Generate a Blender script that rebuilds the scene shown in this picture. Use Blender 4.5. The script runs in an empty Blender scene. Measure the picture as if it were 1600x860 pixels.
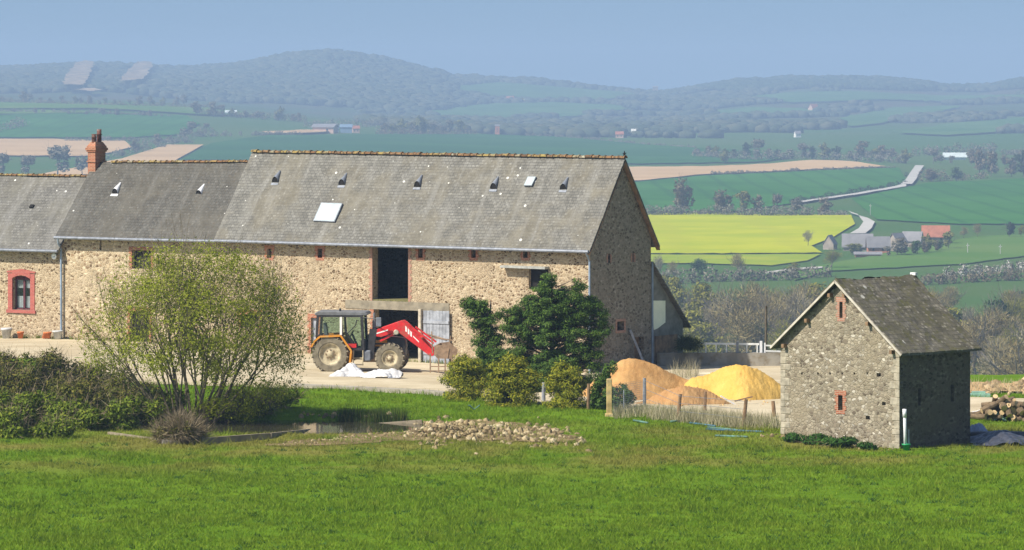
import bpy, bmesh, math, random
import numpy as np
from mathutils import Vector, Matrix

# ------------------------------------------------------------------ camera, sky, sun, exposure
sc = bpy.context.scene
C = sc.collection
F = 7000.0            # focal length in pixels of the 1600 px wide photograph
VH = 110.0            # row of the horizon
HC = 13.8             # height of the camera above the farm yard
cam = bpy.data.objects.new('camera', bpy.data.cameras.new('camera'))
C.objects.link(cam)
cam.location = (0, 0, HC)
cam.rotation_euler = (math.radians(90), 0, 0)
cam.data.sensor_width = 36
cam.data.lens = 36 * F / 1600
cam.data.shift_y = -(430 - VH) / 1600
cam.data.clip_start = 1
cam.data.clip_end = 40000
sc.camera = cam

SUN_EL = math.radians(46)
SX, SY = -0.86, -0.51
world = bpy.data.worlds.new('World')
sc.world = world
world.use_nodes = True
wn = world.node_tree
bg = wn.nodes['Background']
sky = wn.nodes.new('ShaderNodeTexSky')
sky.sky_type = 'NISHITA'
sky.sun_disc = False
sky.sun_elevation = SUN_EL
sky.sun_rotation = math.atan2(SX, SY) % (2 * math.pi)
sky.air_density = 1.0
sky.dust_density = 1.6
sky.ozone_density = 4.0
# the lowest band of the sky is read a little higher up, where the air is blue
wtc = wn.nodes.new('ShaderNodeTexCoord'); wad = wn.nodes.new('ShaderNodeVectorMath'); wad.operation = 'ADD'
wn.links.new(wtc.outputs['Generated'], wad.inputs[0]); wad.inputs[1].default_value = (0, 0, .13)
wn.links.new(wad.outputs[0], sky.inputs[0])
wn.links.new(sky.outputs[0], bg.inputs[0])
bg.inputs[1].default_value = 0.086
sun = bpy.data.objects.new('sun', bpy.data.lights.new('sun', 'SUN'))
C.objects.link(sun)
sun.data.energy = 5.0
sun.data.angle = math.radians(0.5)
sun.data.color = (1.0, 0.925, 0.79)
d = Vector((SX, SY, math.tan(SUN_EL) * math.hypot(SX, SY)))
sun.rotation_euler = d.to_track_quat('Z', 'Y').to_euler()
sc.view_settings.view_transform = 'Standard'
sc.view_settings.look = 'None'
sc.view_settings.gamma = 1
sc.view_settings.use_curve_mapping = False
sc.view_settings.exposure = 0.5
sc.render.engine = 'CYCLES'
sc.cycles.max_bounces = 6
sc.cycles.diffuse_bounces = 3
sc.cycles.transparent_max_bounces = 12
sc.cycles.volume_bounces = 0
sc.cycles.use_denoising = True

rng = np.random.default_rng(11)
random.seed(5)

# ------------------------------------------------------------------ pixel <-> world
def P(u, v, Y):
    return Vector(((u - 800) / F * Y, Y, HC + (VH - v) * Y / F))

def sstep(a, b, x):
    t = np.clip((np.asarray(x, float) - a) / (b - a), 0, 1)
    return t * t * (3 - 2 * t)

SKY_U = [-900, -300, 0, 60, 140, 240, 300, 380, 460, 520, 600, 690, 712, 760, 840, 900, 1000, 1030, 1060, 1150, 1240, 1330, 1440, 1480, 1540, 1600, 1750, 2400]
SKY_V = [112, 106, 102, 98, 96, 103, 104, 93, 80, 76, 88, 107, 117, 120, 122, 128, 138, 141, 138, 124, 117, 120, 125, 131, 130, 120, 112, 118]
UC = np.array([-900, 0, 200, 400, 600, 800, 1000, 1200, 1400, 1600, 2500], float)
ROWS = {3000: [225, 225, 226, 228, 230, 236, 240, 240, 240, 240, 240],
        3500: [192, 192, 193, 200, 210, 218, 222, 222, 222, 222, 222],
        4000: [166, 166, 167, 180, 197, 207, 208, 208, 206, 204, 204],
        4500: [158, 158, 160, 176, 192, 200, 200, 196, 193, 190, 190],
        5200: [153, 153, 155, 170, 186, 190, 190, 182, 178, 176, 176]}
TU = np.linspace(-900, 2500, 341)
TY = np.arange(400, 9601, 25.0)
def _table():
    skyv = np.interp(TU, SKY_U, SKY_V)
    ks = [400, 2400]
    zs = [np.full_like(TU, -42.0)] * 2
    def z_of(v, Y): return HC - (v - VH) * Y / F
    for Y, row in ROWS.items():
        ks.append(Y); zs.append(z_of(np.interp(TU, UC, row), Y))
    r52 = np.interp(TU, UC, ROWS[5200])
    ks += [6200, 7200, 8500, 9600]
    zs += [z_of(.5 * r52 + .5 * skyv, 6200), z_of(skyv + 7, 7200), z_of(skyv + 45, 8500), z_of(skyv + 60, 9600)]
    zs = np.array(zs)
    T = np.empty((len(TU), len(TY)))
    for i in range(len(TU)):
        T[i] = np.interp(TY, ks, zs[:, i])
    k = np.hanning(13); k /= k.sum()
    T2 = np.array([np.convolve(np.pad(r, 6, mode='edge'), k, 'valid') for r in T])
    k = np.hanning(5); k /= k.sum()
    T3 = np.array([np.convolve(np.pad(r, 2, mode='edge'), k, 'valid') for r in T2.T]).T
    return T3
TZ = _table()
def z_far(X, Y):
    X = np.asarray(X, float); Y = np.maximum(np.asarray(Y, float), 400)
    u = np.clip(800 + X / Y * F, TU[0], TU[-1] - .01)
    a = (u - TU[0]) / (TU[1] - TU[0]); i = np.clip(a.astype(int), 0, len(TU) - 2); fa = a - i
    b = np.clip((Y - TY[0]) / 25.0, 0, len(TY) - 1.001); j = b.astype(int); fb = b - j
    z = (TZ[i, j] * (1 - fa) + TZ[i + 1, j] * fa) * (1 - fb) + (TZ[i, j + 1] * (1 - fa) + TZ[i + 1, j + 1] * fa) * fb
    w = sstep(2500, 6000, Y)
    z = z + w * (3.0 * np.sin(X / 61 + Y / 130) * np.sin(Y / 97 - X / 210) + 1.6 * np.sin(X / 23 + 1.3) * np.sin(Y / 41 + X / 70))
    return z
POND_C = (-8.6, 174.6)
def z_near(X, Y):
    X = np.asarray(X, float); Y = np.asarray(Y, float)
    z = (0.3 - 0.6 * sstep(-22, 6, X)) * sstep(184, 212, Y)
    z = z + 0.22 * np.exp(-((X - 10.2) ** 2 + (Y - 167.5) ** 2) / 7.0)
    z = z + 11.8 * np.clip(1 - Y / 124, 0, 2) ** 1.5
    z = z - 0.065 * np.clip(Y - 207, 0, 400) * sstep(13, 19, X)
    z = z - 0.14 * np.clip(Y - 214.5, 0, 400) * sstep(3, 6, X)
    r = np.hypot((X - POND_C[0]) / 6.6, (Y - POND_C[1]) / 4.2)
    z = z - 0.55 * (1 - sstep(.75, 1.12, r))
    z = z + .035 * np.sin(X * .9 + Y * .35) * np.sin(Y * .6 - X * .2) + .02 * np.sin(X * 2.3 + 1) * np.sin(Y * 1.7)
    return z
def ground(X, Y):
    w = sstep(222, 400, Y)
    return z_near(X, Y) * (1 - w) + z_far(X, Y) * w
def G(u, v, Y0=90, Y1=9000):
    """first point of the ground seen at a pixel of the photograph"""
    Y = np.concatenate([np.arange(Y0, 260, .25), np.geomspace(260, 9000, 1500)])
    Y = Y[(Y >= Y0) & (Y <= Y1)]
    X = (u - 800) / F * Y
    dz = HC + (VH - v) * Y / F - ground(X, Y)
    k = np.argmax(dz < 0)
    if dz[k] >= 0: k = len(Y) - 1
    if k > 0:
        t = dz[k - 1] / (dz[k - 1] - dz[k]); y = Y[k - 1] + t * (Y[k] - Y[k - 1])
    else: y = Y[0]
    x = (u - 800) / F * y
    return Vector((x, y, float(ground(x, y))))
def GF(u, v): return G(u, v, 560)
def gz(x, y): return float(ground(x, y))

# ------------------------------------------------------------------ materials
def nodes_of(name):
    m = bpy.data.materials.new(name); m.use_nodes = True
    nt = m.node_tree; b = nt.nodes['Principled BSDF']
    b.inputs['Specular IOR Level'].default_value = 0.3
    return m, nt, b
def N(nt, t, **kw):
    n = nt.nodes.new(t)
    for k, v in kw.items():
        if k.startswith('i_'): n.inputs[k[2:].replace('_', ' ')].default_value = v
        else: setattr(n, k, v)
    return n
def ramp(nt, stops, interp='LINEAR'):
    r = nt.nodes.new('ShaderNodeValToRGB'); cr = r.color_ramp; cr.interpolation = interp
    while len(cr.elements) < len(stops): cr.elements.new(.5)
    for e, (p, c) in zip(cr.elements, stops):
        e.position = p; e.color = (*c, 1)
    return r
def mixc(nt, fac, a, b, bt='MIX'):
    m = nt.nodes.new('ShaderNodeMix'); m.data_type = 'RGBA'; m.blend_type = bt
    for i, x in ((0, fac), (6, a), (7, b)):
        if hasattr(x, 'links'): nt.links.new(x, m.inputs[i])
        elif isinstance(x, tuple): m.inputs[i].default_value = (*x, 1)
        else: m.inputs[i].default_value = x
    return m.outputs[2]
def maprange(nt, val, a, b, c=0, d=1):
    m = nt.nodes.new('ShaderNodeMapRange'); nt.links.new(val, m.inputs[0])
    for i, x in zip((1, 2, 3, 4), (a, b, c, d)): m.inputs[i].default_value = x
    m.interpolation_type = 'SMOOTHSTEP'
    return m.outputs[0]
def objco(nt, scale=(1, 1, 1)):
    tc = nt.nodes.new('ShaderNodeTexCoord'); mp = nt.nodes.new('ShaderNodeMapping')
    mp.inputs['Scale'].default_value = scale
    nt.links.new(tc.outputs['Object'], mp.inputs[0]); return mp.outputs[0]
def noise(nt, co, scale, detail=4, rough=.6):
    n = nt.nodes.new('ShaderNodeTexNoise'); nt.links.new(co, n.inputs['Vector'])
    n.inputs['Scale'].default_value = scale; n.inputs['Detail'].default_value = detail; n.inputs['Roughness'].default_value = rough
    return n.outputs['Fac']
def voro(nt, co, scale, feature='F1', rnd=1.0):
    n = nt.nodes.new('ShaderNodeTexVoronoi'); n.feature = feature; nt.links.new(co, n.inputs['Vector'])
    n.inputs['Scale'].default_value = scale; n.inputs['Randomness'].default_value = rnd
    return n
def bump(nt, b, h, strength=.5, dist=.03):
    n = nt.nodes.new('ShaderNodeBump'); n.inputs['Strength'].default_value = strength; n.inputs['Distance'].default_value = dist
    nt.links.new(h, n.inputs['Height']); nt.links.new(n.outputs[0], b.inputs['Normal'])

def plain(name, col, rough=.7, var=.25, scale=3.0, bmp=.0, metal=0.0, dirt=None):
    m, nt, b = nodes_of(name)
    co = objco(nt)
    f = noise(nt, co, scale, 5)
    lo = tuple(max(0, c * (1 - var)) for c in col); hi = tuple(min(1, c * (1 + var)) for c in col)
    c = mixc(nt, maprange(nt, f, .3, .7), lo, hi)
    if dirt:
        c = mixc(nt, maprange(nt, noise(nt, co, scale * .6 + .7, 6, .7), .5, .68), c, dirt)
    nt.links.new(c, b.inputs['Base Color'])
    b.inputs['Roughness'].default_value = rough; b.inputs['Metallic'].default_value = metal
    if bmp: bump(nt, b, noise(nt, co, scale * 6, 4), bmp, .02)
    return m
def leafmat(name, stops, trans=.25, rough=.6, patch=None):
    m, nt, b = nodes_of(name)
    g = nt.nodes.new('ShaderNodeNewGeometry')
    r = ramp(nt, stops); nt.links.new(g.outputs['Random Per Island'], r.inputs[0])
    c = r.outputs[0]
    if patch:
        co = objco(nt); c = mixc(nt, maprange(nt, noise(nt, co, patch[1], 3), .42, .6), c, patch[0])
    nt.links.new(c, b.inputs['Base Color'])
    b.inputs['Roughness'].default_value = rough
    b.inputs['Specular IOR Level'].default_value = .15
    if trans:
        t = nt.nodes.new('ShaderNodeBsdfTranslucent'); nt.links.new(c, t.inputs[0])
        mx = nt.nodes.new('ShaderNodeMixShader'); mx.inputs[0].default_value = trans
        out = nt.nodes['Material Output']
        nt.links.new(b.outputs[0], mx.inputs[1]); nt.links.new(t.outputs[0], mx.inputs[2]); nt.links.new(mx.outputs[0], out.inputs[0])
    return m
def stonemat(name, mortar, stones, scale=4.6, patch=None, stain=None, mw=(.03, .09)):
    m, nt, b = nodes_of(name)
    co0 = objco(nt, (1, 1, 1.45))
    nz = nt.nodes.new('ShaderNodeTexNoise'); nt.links.new(co0, nz.inputs['Vector']); nz.inputs['Scale'].default_value = 5; nz.inputs['Detail'].default_value = 2
    va = nt.nodes.new('ShaderNodeVectorMath'); va.operation = 'SCALE'; nt.links.new(nz.outputs['Color'], va.inputs[0]); va.inputs['Scale'].default_value = .14
    ad = nt.nodes.new('ShaderNodeVectorMath'); ad.operation = 'ADD'; nt.links.new(co0, ad.inputs[0]); nt.links.new(va.outputs[0], ad.inputs[1])
    co = ad.outputs[0]
    v1 = voro(nt, co, scale); ve = voro(nt, co, scale, 'DISTANCE_TO_EDGE')
    sp = nt.nodes.new('ShaderNodeSeparateColor'); nt.links.new(v1.outputs['Color'], sp.inputs[0])
    r = ramp(nt, stones, 'CONSTANT'); nt.links.new(sp.outputs[0], r.inputs[0])
    hs = nt.nodes.new('ShaderNodeHueSaturation'); nt.links.new(r.outputs[0], hs.inputs['Color'])
    nt.links.new(maprange(nt, sp.outputs[1], 0, 1, .75, 1.25), hs.inputs['Value'])
    mask = maprange(nt, ve.outputs['Distance'], mw[0], mw[1])
    big = noise(nt, objco(nt), .55, 5, .65)
    mort = mixc(nt, maprange(nt, noise(nt, objco(nt), 9, 4), .3, .7), tuple(c * .78 for c in mortar), mortar)
    c = mixc(nt, mask, mort, hs.outputs[0])
    if patch: c = mixc(nt, maprange(nt, big, .48, .66, 0, .75), c, patch)
    if stain:
        big2 = noise(nt, objco(nt, (1.4, 1.4, .35)), 1.1, 5, .7)
        c = mixc(nt, maprange(nt, big2, .52, .72, 0, .6), c, stain)
    fine = noise(nt, objco(nt), 28, 3)
    c = mixc(nt, .35, c, mixc(nt, fine, (.35, .35, .35), (1, 1, 1)), 'MULTIPLY')
    nt.links.new(c, b.inputs['Base Color']); b.inputs['Roughness'].default_value = .95
    b.inputs['Specular IOR Level'].default_value = .1
    ma = nt.nodes.new('ShaderNodeMath'); ma.operation = 'MULTIPLY'; nt.links.new(mask, ma.inputs[0]); nt.links.new(maprange(nt, sp.outputs[2], 0, 1, .35, 1), ma.inputs[1])
    bump(nt, b, ma.outputs[0], .8, .05)
    return m
def slatemat(name, c1, c2, patch, spots, spot_amt=.06, moss=None, fleck=.3, sinp=.78, row=.17, brk=.24):
    m, nt, b = nodes_of(name)
    tc = nt.nodes.new('ShaderNodeTexCoord'); sp = nt.nodes.new('ShaderNodeSeparateXYZ'); nt.links.new(tc.outputs['Object'], sp.inputs[0])
    mz = nt.nodes.new('ShaderNodeMath'); mz.operation = 'DIVIDE'; nt.links.new(sp.outputs[2], mz.inputs[0]); mz.inputs[1].default_value = sinp
    cb = nt.nodes.new('ShaderNodeCombineXYZ'); nt.links.new(sp.outputs[0], cb.inputs[0]); nt.links.new(mz.outputs[0], cb.inputs[1])
    co = cb.outputs[0]
    br = nt.nodes.new('ShaderNodeTexBrick'); nt.links.new(co, br.inputs['Vector'])
    br.inputs['Scale'].default_value = 1; br.inputs['Brick Width'].default_value = brk; br.inputs['Row Height'].default_value = row
    br.inputs['Mortar Size'].default_value = .012; br.inputs['Mortar Smooth'].default_value = .3; br.inputs['Bias'].default_value = -.1
    br.inputs['Color1'].default_value = (*c1, 1); br.inputs['Color2'].default_value = (*c2, 1)
    br.inputs['Mortar'].default_value = (*[x * .45 for x in c1], 1)
    big = noise(nt, co, .45, 5, .6)
    c = mixc(nt, maprange(nt, big, .42, .62, 0, .85), br.outputs['Color'], patch)
    c = mixc(nt, .7, c, mixc(nt, maprange(nt, noise(nt, co, 1.3, 5, .7), .35, .65), (.68, .67, .64), (1.12, 1.12, 1.1)), 'MULTIPLY')
    mp = nt.nodes.new('ShaderNodeMapping'); mp.inputs['Scale'].default_value = (2.2, .16, 1); nt.links.new(co, mp.inputs[0])
    st = noise(nt, mp.outputs[0], 1.0, 5, .6)
    c = mixc(nt, maprange(nt, st, .48, .72, 0, .55), c, tuple(min(1, x * 1.55) for x in c1))
    med = noise(nt, co, 7, 4, .7)
    c = mixc(nt, .55, c, mixc(nt, maprange(nt, med, .25, .75), (.55, .55, .55), (1.0, 1.0, .98)), 'MULTIPLY')
    if moss:
        mo = noise(nt, co, 2.4, 6, .75)
        c = mixc(nt, maprange(nt, mo, moss[1], moss[1] + .15, 0, .9), c, moss[0])
        mo2 = noise(nt, co, 8.5, 4, .7)
        c = mixc(nt, maprange(nt, mo2, .55, .66, 0, .8), c, tuple(x * .55 for x in moss[0]))
    vf = voro(nt, co, 6.5); sf = nt.nodes.new('ShaderNodeSeparateColor'); nt.links.new(vf.outputs['Color'], sf.inputs[0])
    fl = nt.nodes.new('ShaderNodeMath'); fl.operation = 'MULTIPLY'; nt.links.new(maprange(nt, sf.outputs[1], .55, .95), fl.inputs[0]); nt.links.new(maprange(nt, vf.outputs['Distance'], .5, .2, 0, fleck), fl.inputs[1])
    c = mixc(nt, fl.outputs[0], c, tuple(min(1, x * 2.1 + .03) for x in c1))
    vs = voro(nt, co, 1.9); s3 = nt.nodes.new('ShaderNodeSeparateColor'); nt.links.new(vs.outputs['Color'], s3.inputs[0])
    thr = nt.nodes.new('ShaderNodeMath'); thr.operation = 'MULTIPLY'; nt.links.new(maprange(nt, s3.outputs[0], .35, 1), thr.inputs[0]); thr.inputs[1].default_value = spot_amt
    zone = nt.nodes.new('ShaderNodeMath'); zone.operation = 'MULTIPLY'; nt.links.new(thr.outputs[0], zone.inputs[0]); nt.links.new(maprange(nt, noise(nt, co, .3, 2), .38, .58, .35, 1.25), zone.inputs[1])
    le = nt.nodes.new('ShaderNodeMath'); le.operation = 'LESS_THAN'; nt.links.new(vs.outputs['Distance'], le.inputs[0]); nt.links.new(zone.outputs[0], le.inputs[1])
    c = mixc(nt, le.outputs[0], c, spots)
    nt.links.new(c, b.inputs['Base Color']); b.inputs['Roughness'].default_value = .75
    # each course laps over the one below: saw-tooth height
    fr = nt.nodes.new('ShaderNodeMath'); fr.operation = 'DIVIDE'; nt.links.new(mz.outputs[0], fr.inputs[0]); fr.inputs[1].default_value = row
    f2 = nt.nodes.new('ShaderNodeMath'); f2.operation = 'FRACT'; nt.links.new(fr.outputs[0], f2.inputs[0])
    hh = nt.nodes.new('ShaderNodeMath'); hh.operation = 'SUBTRACT'; nt.links.new(med, hh.inputs[0]); nt.links.new(f2.outputs[0], hh.inputs[1])
    bump(nt, b, hh.outputs[0], .55, .03)
    return m
def brickmat(name, c1, c2, mortar):
    m, nt, b = nodes_of(name)
    tc = nt.nodes.new('ShaderNodeTexCoord'); sp = nt.nodes.new('ShaderNodeSeparateXYZ'); nt.links.new(tc.outputs['Object'], sp.inputs[0])
    ad = nt.nodes.new('ShaderNodeMath'); nt.links.new(sp.outputs[0], ad.inputs[0]); nt.links.new(sp.outputs[1], ad.inputs[1])
    cb = nt.nodes.new('ShaderNodeCombineXYZ'); nt.links.new(ad.outputs[0], cb.inputs[0]); nt.links.new(sp.outputs[2], cb.inputs[1])
    br = nt.nodes.new('ShaderNodeTexBrick'); nt.links.new(cb.outputs[0], br.inputs['Vector'])
    br.inputs['Scale'].default_value = 1; br.inputs['Brick Width'].default_value = .22; br.inputs['Row Height'].default_value = .07; br.inputs['Mortar Size'].default_value = .008
    br.inputs['Color1'].default_value = (*c1, 1); br.inputs['Color2'].default_value = (*c2, 1); br.inputs['Mortar'].default_value = (*mortar, 1)
    c = mixc(nt, .5, br.outputs['Color'], mixc(nt, noise(nt, objco(nt), 6, 5), (.5, .5, .5), (1.1, 1.1, 1.1)), 'MULTIPLY')
    nt.links.new(c, b.inputs['Base Color']); b.inputs['Roughness'].default_value = .9
    bump(nt, b, br.outputs['Fac'], -.3, .02)
    return m

M = {}
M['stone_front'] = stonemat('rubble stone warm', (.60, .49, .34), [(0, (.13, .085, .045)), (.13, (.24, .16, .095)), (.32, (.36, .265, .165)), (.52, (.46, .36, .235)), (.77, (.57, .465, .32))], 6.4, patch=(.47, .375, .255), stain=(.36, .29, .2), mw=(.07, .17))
M['stone_mid'] = stonemat('rubble stone mid', (.62, .51, .35), [(0, (.18, .12, .07)), (.10, (.30, .21, .13)), (.3, (.44, .34, .22)), (.55, (.55, .44, .29)), (.8, (.66, .55, .39))], 5.0, patch=(.52, .43, .30), mw=(.06, .14))
M['stone_gable_shaded'] = stonemat('rubble stone gable in shade', (.34, .30, .235), [(0, (.14, .11, .08)), (.14, (.22, .18, .135)), (.4, (.29, .245, .19)), (.75, (.37, .32, .255))], 5.6, mw=(.07, .16))  # barn stone darkened, the gable's shade is painted into the colour
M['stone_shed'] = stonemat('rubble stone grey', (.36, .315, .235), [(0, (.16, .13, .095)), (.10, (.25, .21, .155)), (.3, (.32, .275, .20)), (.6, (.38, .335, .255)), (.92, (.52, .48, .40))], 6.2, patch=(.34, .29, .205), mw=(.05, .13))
M['stone_shed_shaded'] = stonemat('rubble stone side in shade', (.17, .15, .115), [(0, (.08, .07, .05)), (.2, (.12, .10, .075)), (.5, (.16, .14, .105)), (.85, (.21, .185, .145))], 6.0, patch=(.14, .125, .09), mw=(.05, .13))  # shed stone again, darkened to put the side wall's shade into it
M['quoin'] = plain('pale corner stone', (.35, .315, .245), .9, .35, 2.8, .6, dirt=(.28, .24, .17))
M['slate_barn'] = slatemat('old slates', (.165, .162, .150), (.215, .21, .195), (.19, .175, .14), (.62, .62, .58), .125)
M['slate_mid'] = slatemat('dark slates', (.094, .092, .086), (.125, .122, .113), (.115, .108, .093), (.55, .55, .53), .10, moss=((.15, .11, .075), .60))
M['slate_house'] = slatemat('grey slates', (.155, .152, .146), (.20, .195, .185), (.175, .168, .148), (.68, .68, .66), .11)
M['slate_shed'] = slatemat('mossy slates', (.13, .118, .095), (.20, .182, .145), (.115, .105, .07), (.42, .41, .36), .2, moss=((.105, .10, .036), .49), fleck=.75, sinp=.67, row=.2, brk=.26)
M['ridge'] = leafmat('lichen ridge tiles', [(0, (.18, .095, .05)), (.4, (.25, .15, .075)), (.65, (.31, .24, .085)), (.85, (.27, .24, .18)), (1, (.38, .35, .26))], 0, .9, ((.10, .07, .045), 5))
M['brick'] = brickmat('red brick', (.44, .15, .08), (.31, .10, .055), (.46, .36, .26))
M['brick_red'] = brickmat('crimson brick', (.46, .115, .095), (.36, .085, .075), (.42, .20, .16))
M['brick_pale'] = brickmat('weathered brick', (.45, .22, .15), (.36, .17, .12), (.42, .36, .28))
M['zinc'] = plain('zinc sheet', (.20, .22, .26), .5, .25, 4, metal=.2)
M['pot_lead'] = plain('lead sheet', (.34, .35, .33), .6, .25, 3)
M['zinc_pale'] = plain('pale metal', (.72, .73, .76), .5, .12, 4)
M['pipe_blue'] = plain('blue grey pipe', (.24, .31, .40), .5, .2, 2)
M['black'] = plain('dark void board', (.012, .011, .011), .9, .3, 2)  # near-black; as boards it paints the dark inside of openings
M['wood_grey'] = plain('weathered grey wood', (.30, .32, .36), .85, .3, 3, .3)
M['wood_brown'] = plain('brown wood', (.22, .14, .08), .85, .35, 4, .3)
M['wood_pale'] = plain('pale timber', (.48, .42, .33), .8, .25, 4, .2)
M['verge'] = plain('verge boards', (.50, .46, .39), .7, .2, 3)
M['concrete'] = plain('stained concrete', (.33, .30, .25), .9, .25, 1.2, .3, dirt=(.2, .17, .11))
M['concrete_wall'] = plain('old concrete wall', (.29, .27, .23), .95, .25, .9, .4, dirt=(.2, .16, .1))
M['lintel'] = plain('grey lintel', (.25, .22, .165), .95, .25, 2.5, .4)
M['white_paint'] = plain('white paint', (.75, .76, .75), .6, .12, 3)
M['cream_sheet'] = plain('cream sheet', (.92, .91, .70), .5, .05, 2)
M['skylight'] = plain('skylight glass', (.42, .50, .52), .12, .08, 1)
M['hay'] = plain('old hay', (.16, .15, .06), .95, .4, 9, .5)
def glassmat(name, tint, alpha):
    m, nt, b = nodes_of(name)
    out = nt.nodes['Material Output']; tr = nt.nodes.new('ShaderNodeBsdfTransparent'); tr.inputs[0].default_value = (*tint, 1)
    mx = nt.nodes.new('ShaderNodeMixShader'); mx.inputs[0].default_value = alpha
    b.inputs['Base Color'].default_value = (.05, .07, .06, 1); b.inputs['Roughness'].default_value = .05; b.inputs['Specular IOR Level'].default_value = .6
    nt.links.new(tr.outputs[0], mx.inputs[1]); nt.links.new(b.outputs[0], mx.inputs[2]); nt.links.new(mx.outputs[0], out.inputs[0])
    return m
M['cab_glass'] = glassmat('tinted cab glass', (.72, .9, .82), .22)
M['pane'] = glassmat('window pane', (.8, .85, .88), .3)

# ------------------------------------------------------------------ mesh helpers
class MB:
    def __init__(s): s.v = []; s.f = []
    def poly(s, pts):
        n = len(s.v); s.v += [tuple(p) for p in pts]; s.f.append(tuple(range(n, n + len(pts))))
    def box(s, x0, x1, y0, y1, z0, z1, R=None):
        n = len(s.v)
        q = [Vector((x, y, z)) for z in (z0, z1) for (x, y) in ((x0, y0), (x1, y0), (x1, y1), (x0, y1))]
        if R is not None: q = [R @ p for p in q]
        s.v += [tuple(p) for p in q]
        for f in ((3, 2, 1, 0), (4, 5, 6, 7), (0, 1, 5, 4), (1, 2, 6, 5), (2, 3, 7, 6), (3, 0, 4, 7)): s.f.append(tuple(n + i for i in f))
    def beam(s, a, b, w, h=None, up=(0, 0, 1)):
        a = Vector(a); b = Vector(b); h = h or w; dd = b - a; L = dd.length; dd.normalize()
        u = Vector(up)
        if abs(dd.dot(u)) > .97: u = Vector((1, 0, 0))
        sx = dd.cross(u).normalized(); sy = sx.cross(dd)
        R = Matrix((sx, sy, dd)).transposed().to_4x4(); R.translation = a
        s.box(-w / 2, w / 2, -h / 2, h / 2, 0, L, R)
    def tube(s, pts, rad, n=8, cap=True):
        pts = [Vector(p) for p in pts]; rad = rad if hasattr(rad, '__len__') else [rad] * len(pts)
        b0 = len(s.v)
        for i, p in enumerate(pts):
            t = (pts[min(i + 1, len(pts) - 1)] - pts[max(i - 1, 0)])
            if t.length < 1e-6: t = Vector((0, 0, 1))
            t.normalize()
            u = Vector((0, 0, 1)) if abs(t.z) < .9 else Vector((1, 0, 0))
            a = t.cross(u).normalized(); b = t.cross(a)
            for k in range(n):
                w = 2 * math.pi * k / n
                s.v.append(tuple(p + (a * math.cos(w) + b * math.sin(w)) * rad[i]))
        for i in range(len(pts) - 1):
            for k in range(n):
                s.f.append((b0 + i * n + k, b0 + i * n + (k + 1) % n, b0 + (i + 1) * n + (k + 1) % n, b0 + (i + 1) * n + k))
        if cap:
            s.f.append(tuple(b0 + k for k in range(n))[::-1]); s.f.append(tuple(b0 + (len(pts) - 1) * n + k for k in range(n)))
    def lathe(s, prof, n=24, axis='z', c=(0, 0, 0)):
        """prof: list of (radius, height)"""
        b0 = len(s.v); c = Vector(c)
        for r, h in prof:
            for k in range(n):
                w = 2 * math.pi * k / n; x, y = r * math.cos(w), r * math.sin(w)
                s.v.append(tuple(c + (Vector((x, y, h)) if axis == 'z' else Vector((x, h, y)))))
        for i in range(len(prof) - 1):
            for k in range(n):
                s.f.append((b0 + i * n + k, b0 + i * n + (k + 1) % n, b0 + (i + 1) * n + (k + 1) % n, b0 + (i + 1) * n + k))
    def prism(s, poly, y0, y1):
        """poly of (x,z) extruded along y"""
        n = len(s.v); k = len(poly)
        s.v += [(x, y0, z) for x, z in poly] + [(x, y1, z) for x, z in poly]
        s.f.append(tuple(range(n, n + k))); s.f.append(tuple(range(n + 2 * k - 1, n + k - 1, -1)))
        for i in range(k): s.f.append((n + i, n + k + i, n + k + (i + 1) % k, n + (i + 1) % k))
    def build(s, name, mat, parent=None, smooth=False, loc=None, bevel=0):
        me = bpy.data.meshes.new(name); me.from_pydata(s.v, [], s.f)
        if bevel:
            bm = bmesh.new(); bm.from_mesh(me)
            bmesh.ops.bevel(bm, geom=bm.edges[:], offset=bevel, segments=1, affect='EDGES'); bm.to_mesh(me); bm.free()
        me.materials.append(mat)
        if smooth: me.shade_smooth()
        return link(name, me, parent, loc)
def link(name, me, parent=None, loc=None):
    o = bpy.data.objects.new(name, me); C.objects.link(o)
    if parent: o.parent = parent
    if loc: o.location = loc
    return o
def tag(o, label=None, cat=None, group=None, kind=None):
    for k, v in (('label', label), ('category', cat), ('group', group), ('kind', kind)):
        if v: o[k] = v
    return o
def thing(name, label, cat, loc=(0, 0, 0), rz=0, group=None):
    o = link(name, None); o.location = loc; o.rotation_euler.z = rz
    return tag(o, label, cat, group)
def copy_thing(root, loc, rz=None, scale=None, label=None):
    r = root.copy(); C.objects.link(r); r.location = loc
    if rz is not None: r.rotation_euler.z = rz
    if scale is not None: r.scale = scale
    if label: r['label'] = label
    for ch in list(root.children):
        c = ch.copy(); C.objects.link(c); c.parent = r
        for g in list(ch.children):
            e = g.copy(); C.objects.link(e); e.parent = c
    return r
def npmesh(name, verts, k, mat, parent=None, smooth=False):
    """verts: (n*k,3): n separate k-gons"""
    verts = np.asarray(verts, np.float32).reshape(-1, 3); nv = len(verts); nf = nv // k
    me = bpy.data.meshes.new(name)
    me.vertices.add(nv); me.vertices.foreach_set('co', verts.ravel())
    me.loops.add(nv); me.loops.foreach_set('vertex_index', np.arange(nv, dtype=np.int32))
    me.polygons.add(nf); me.polygons.foreach_set('loop_start', np.arange(0, nv, k, dtype=np.int32))
    me.update(calc_edges=True); me.validate()
    me.materials.append(mat)
    return link(name, me, parent)
def idxmesh(name, verts, faces, mat, parent=None, smooth=False):
    me = bpy.data.meshes.new(name); me.from_pydata(np.asarray(verts).tolist(), [], np.asarray(faces).tolist())
    me.materials.append(mat)
    if smooth: me.shade_smooth()
    return link(name, me, parent)
def unit(a): return a / (np.linalg.norm(a, axis=-1, keepdims=True) + 1e-9)
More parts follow.
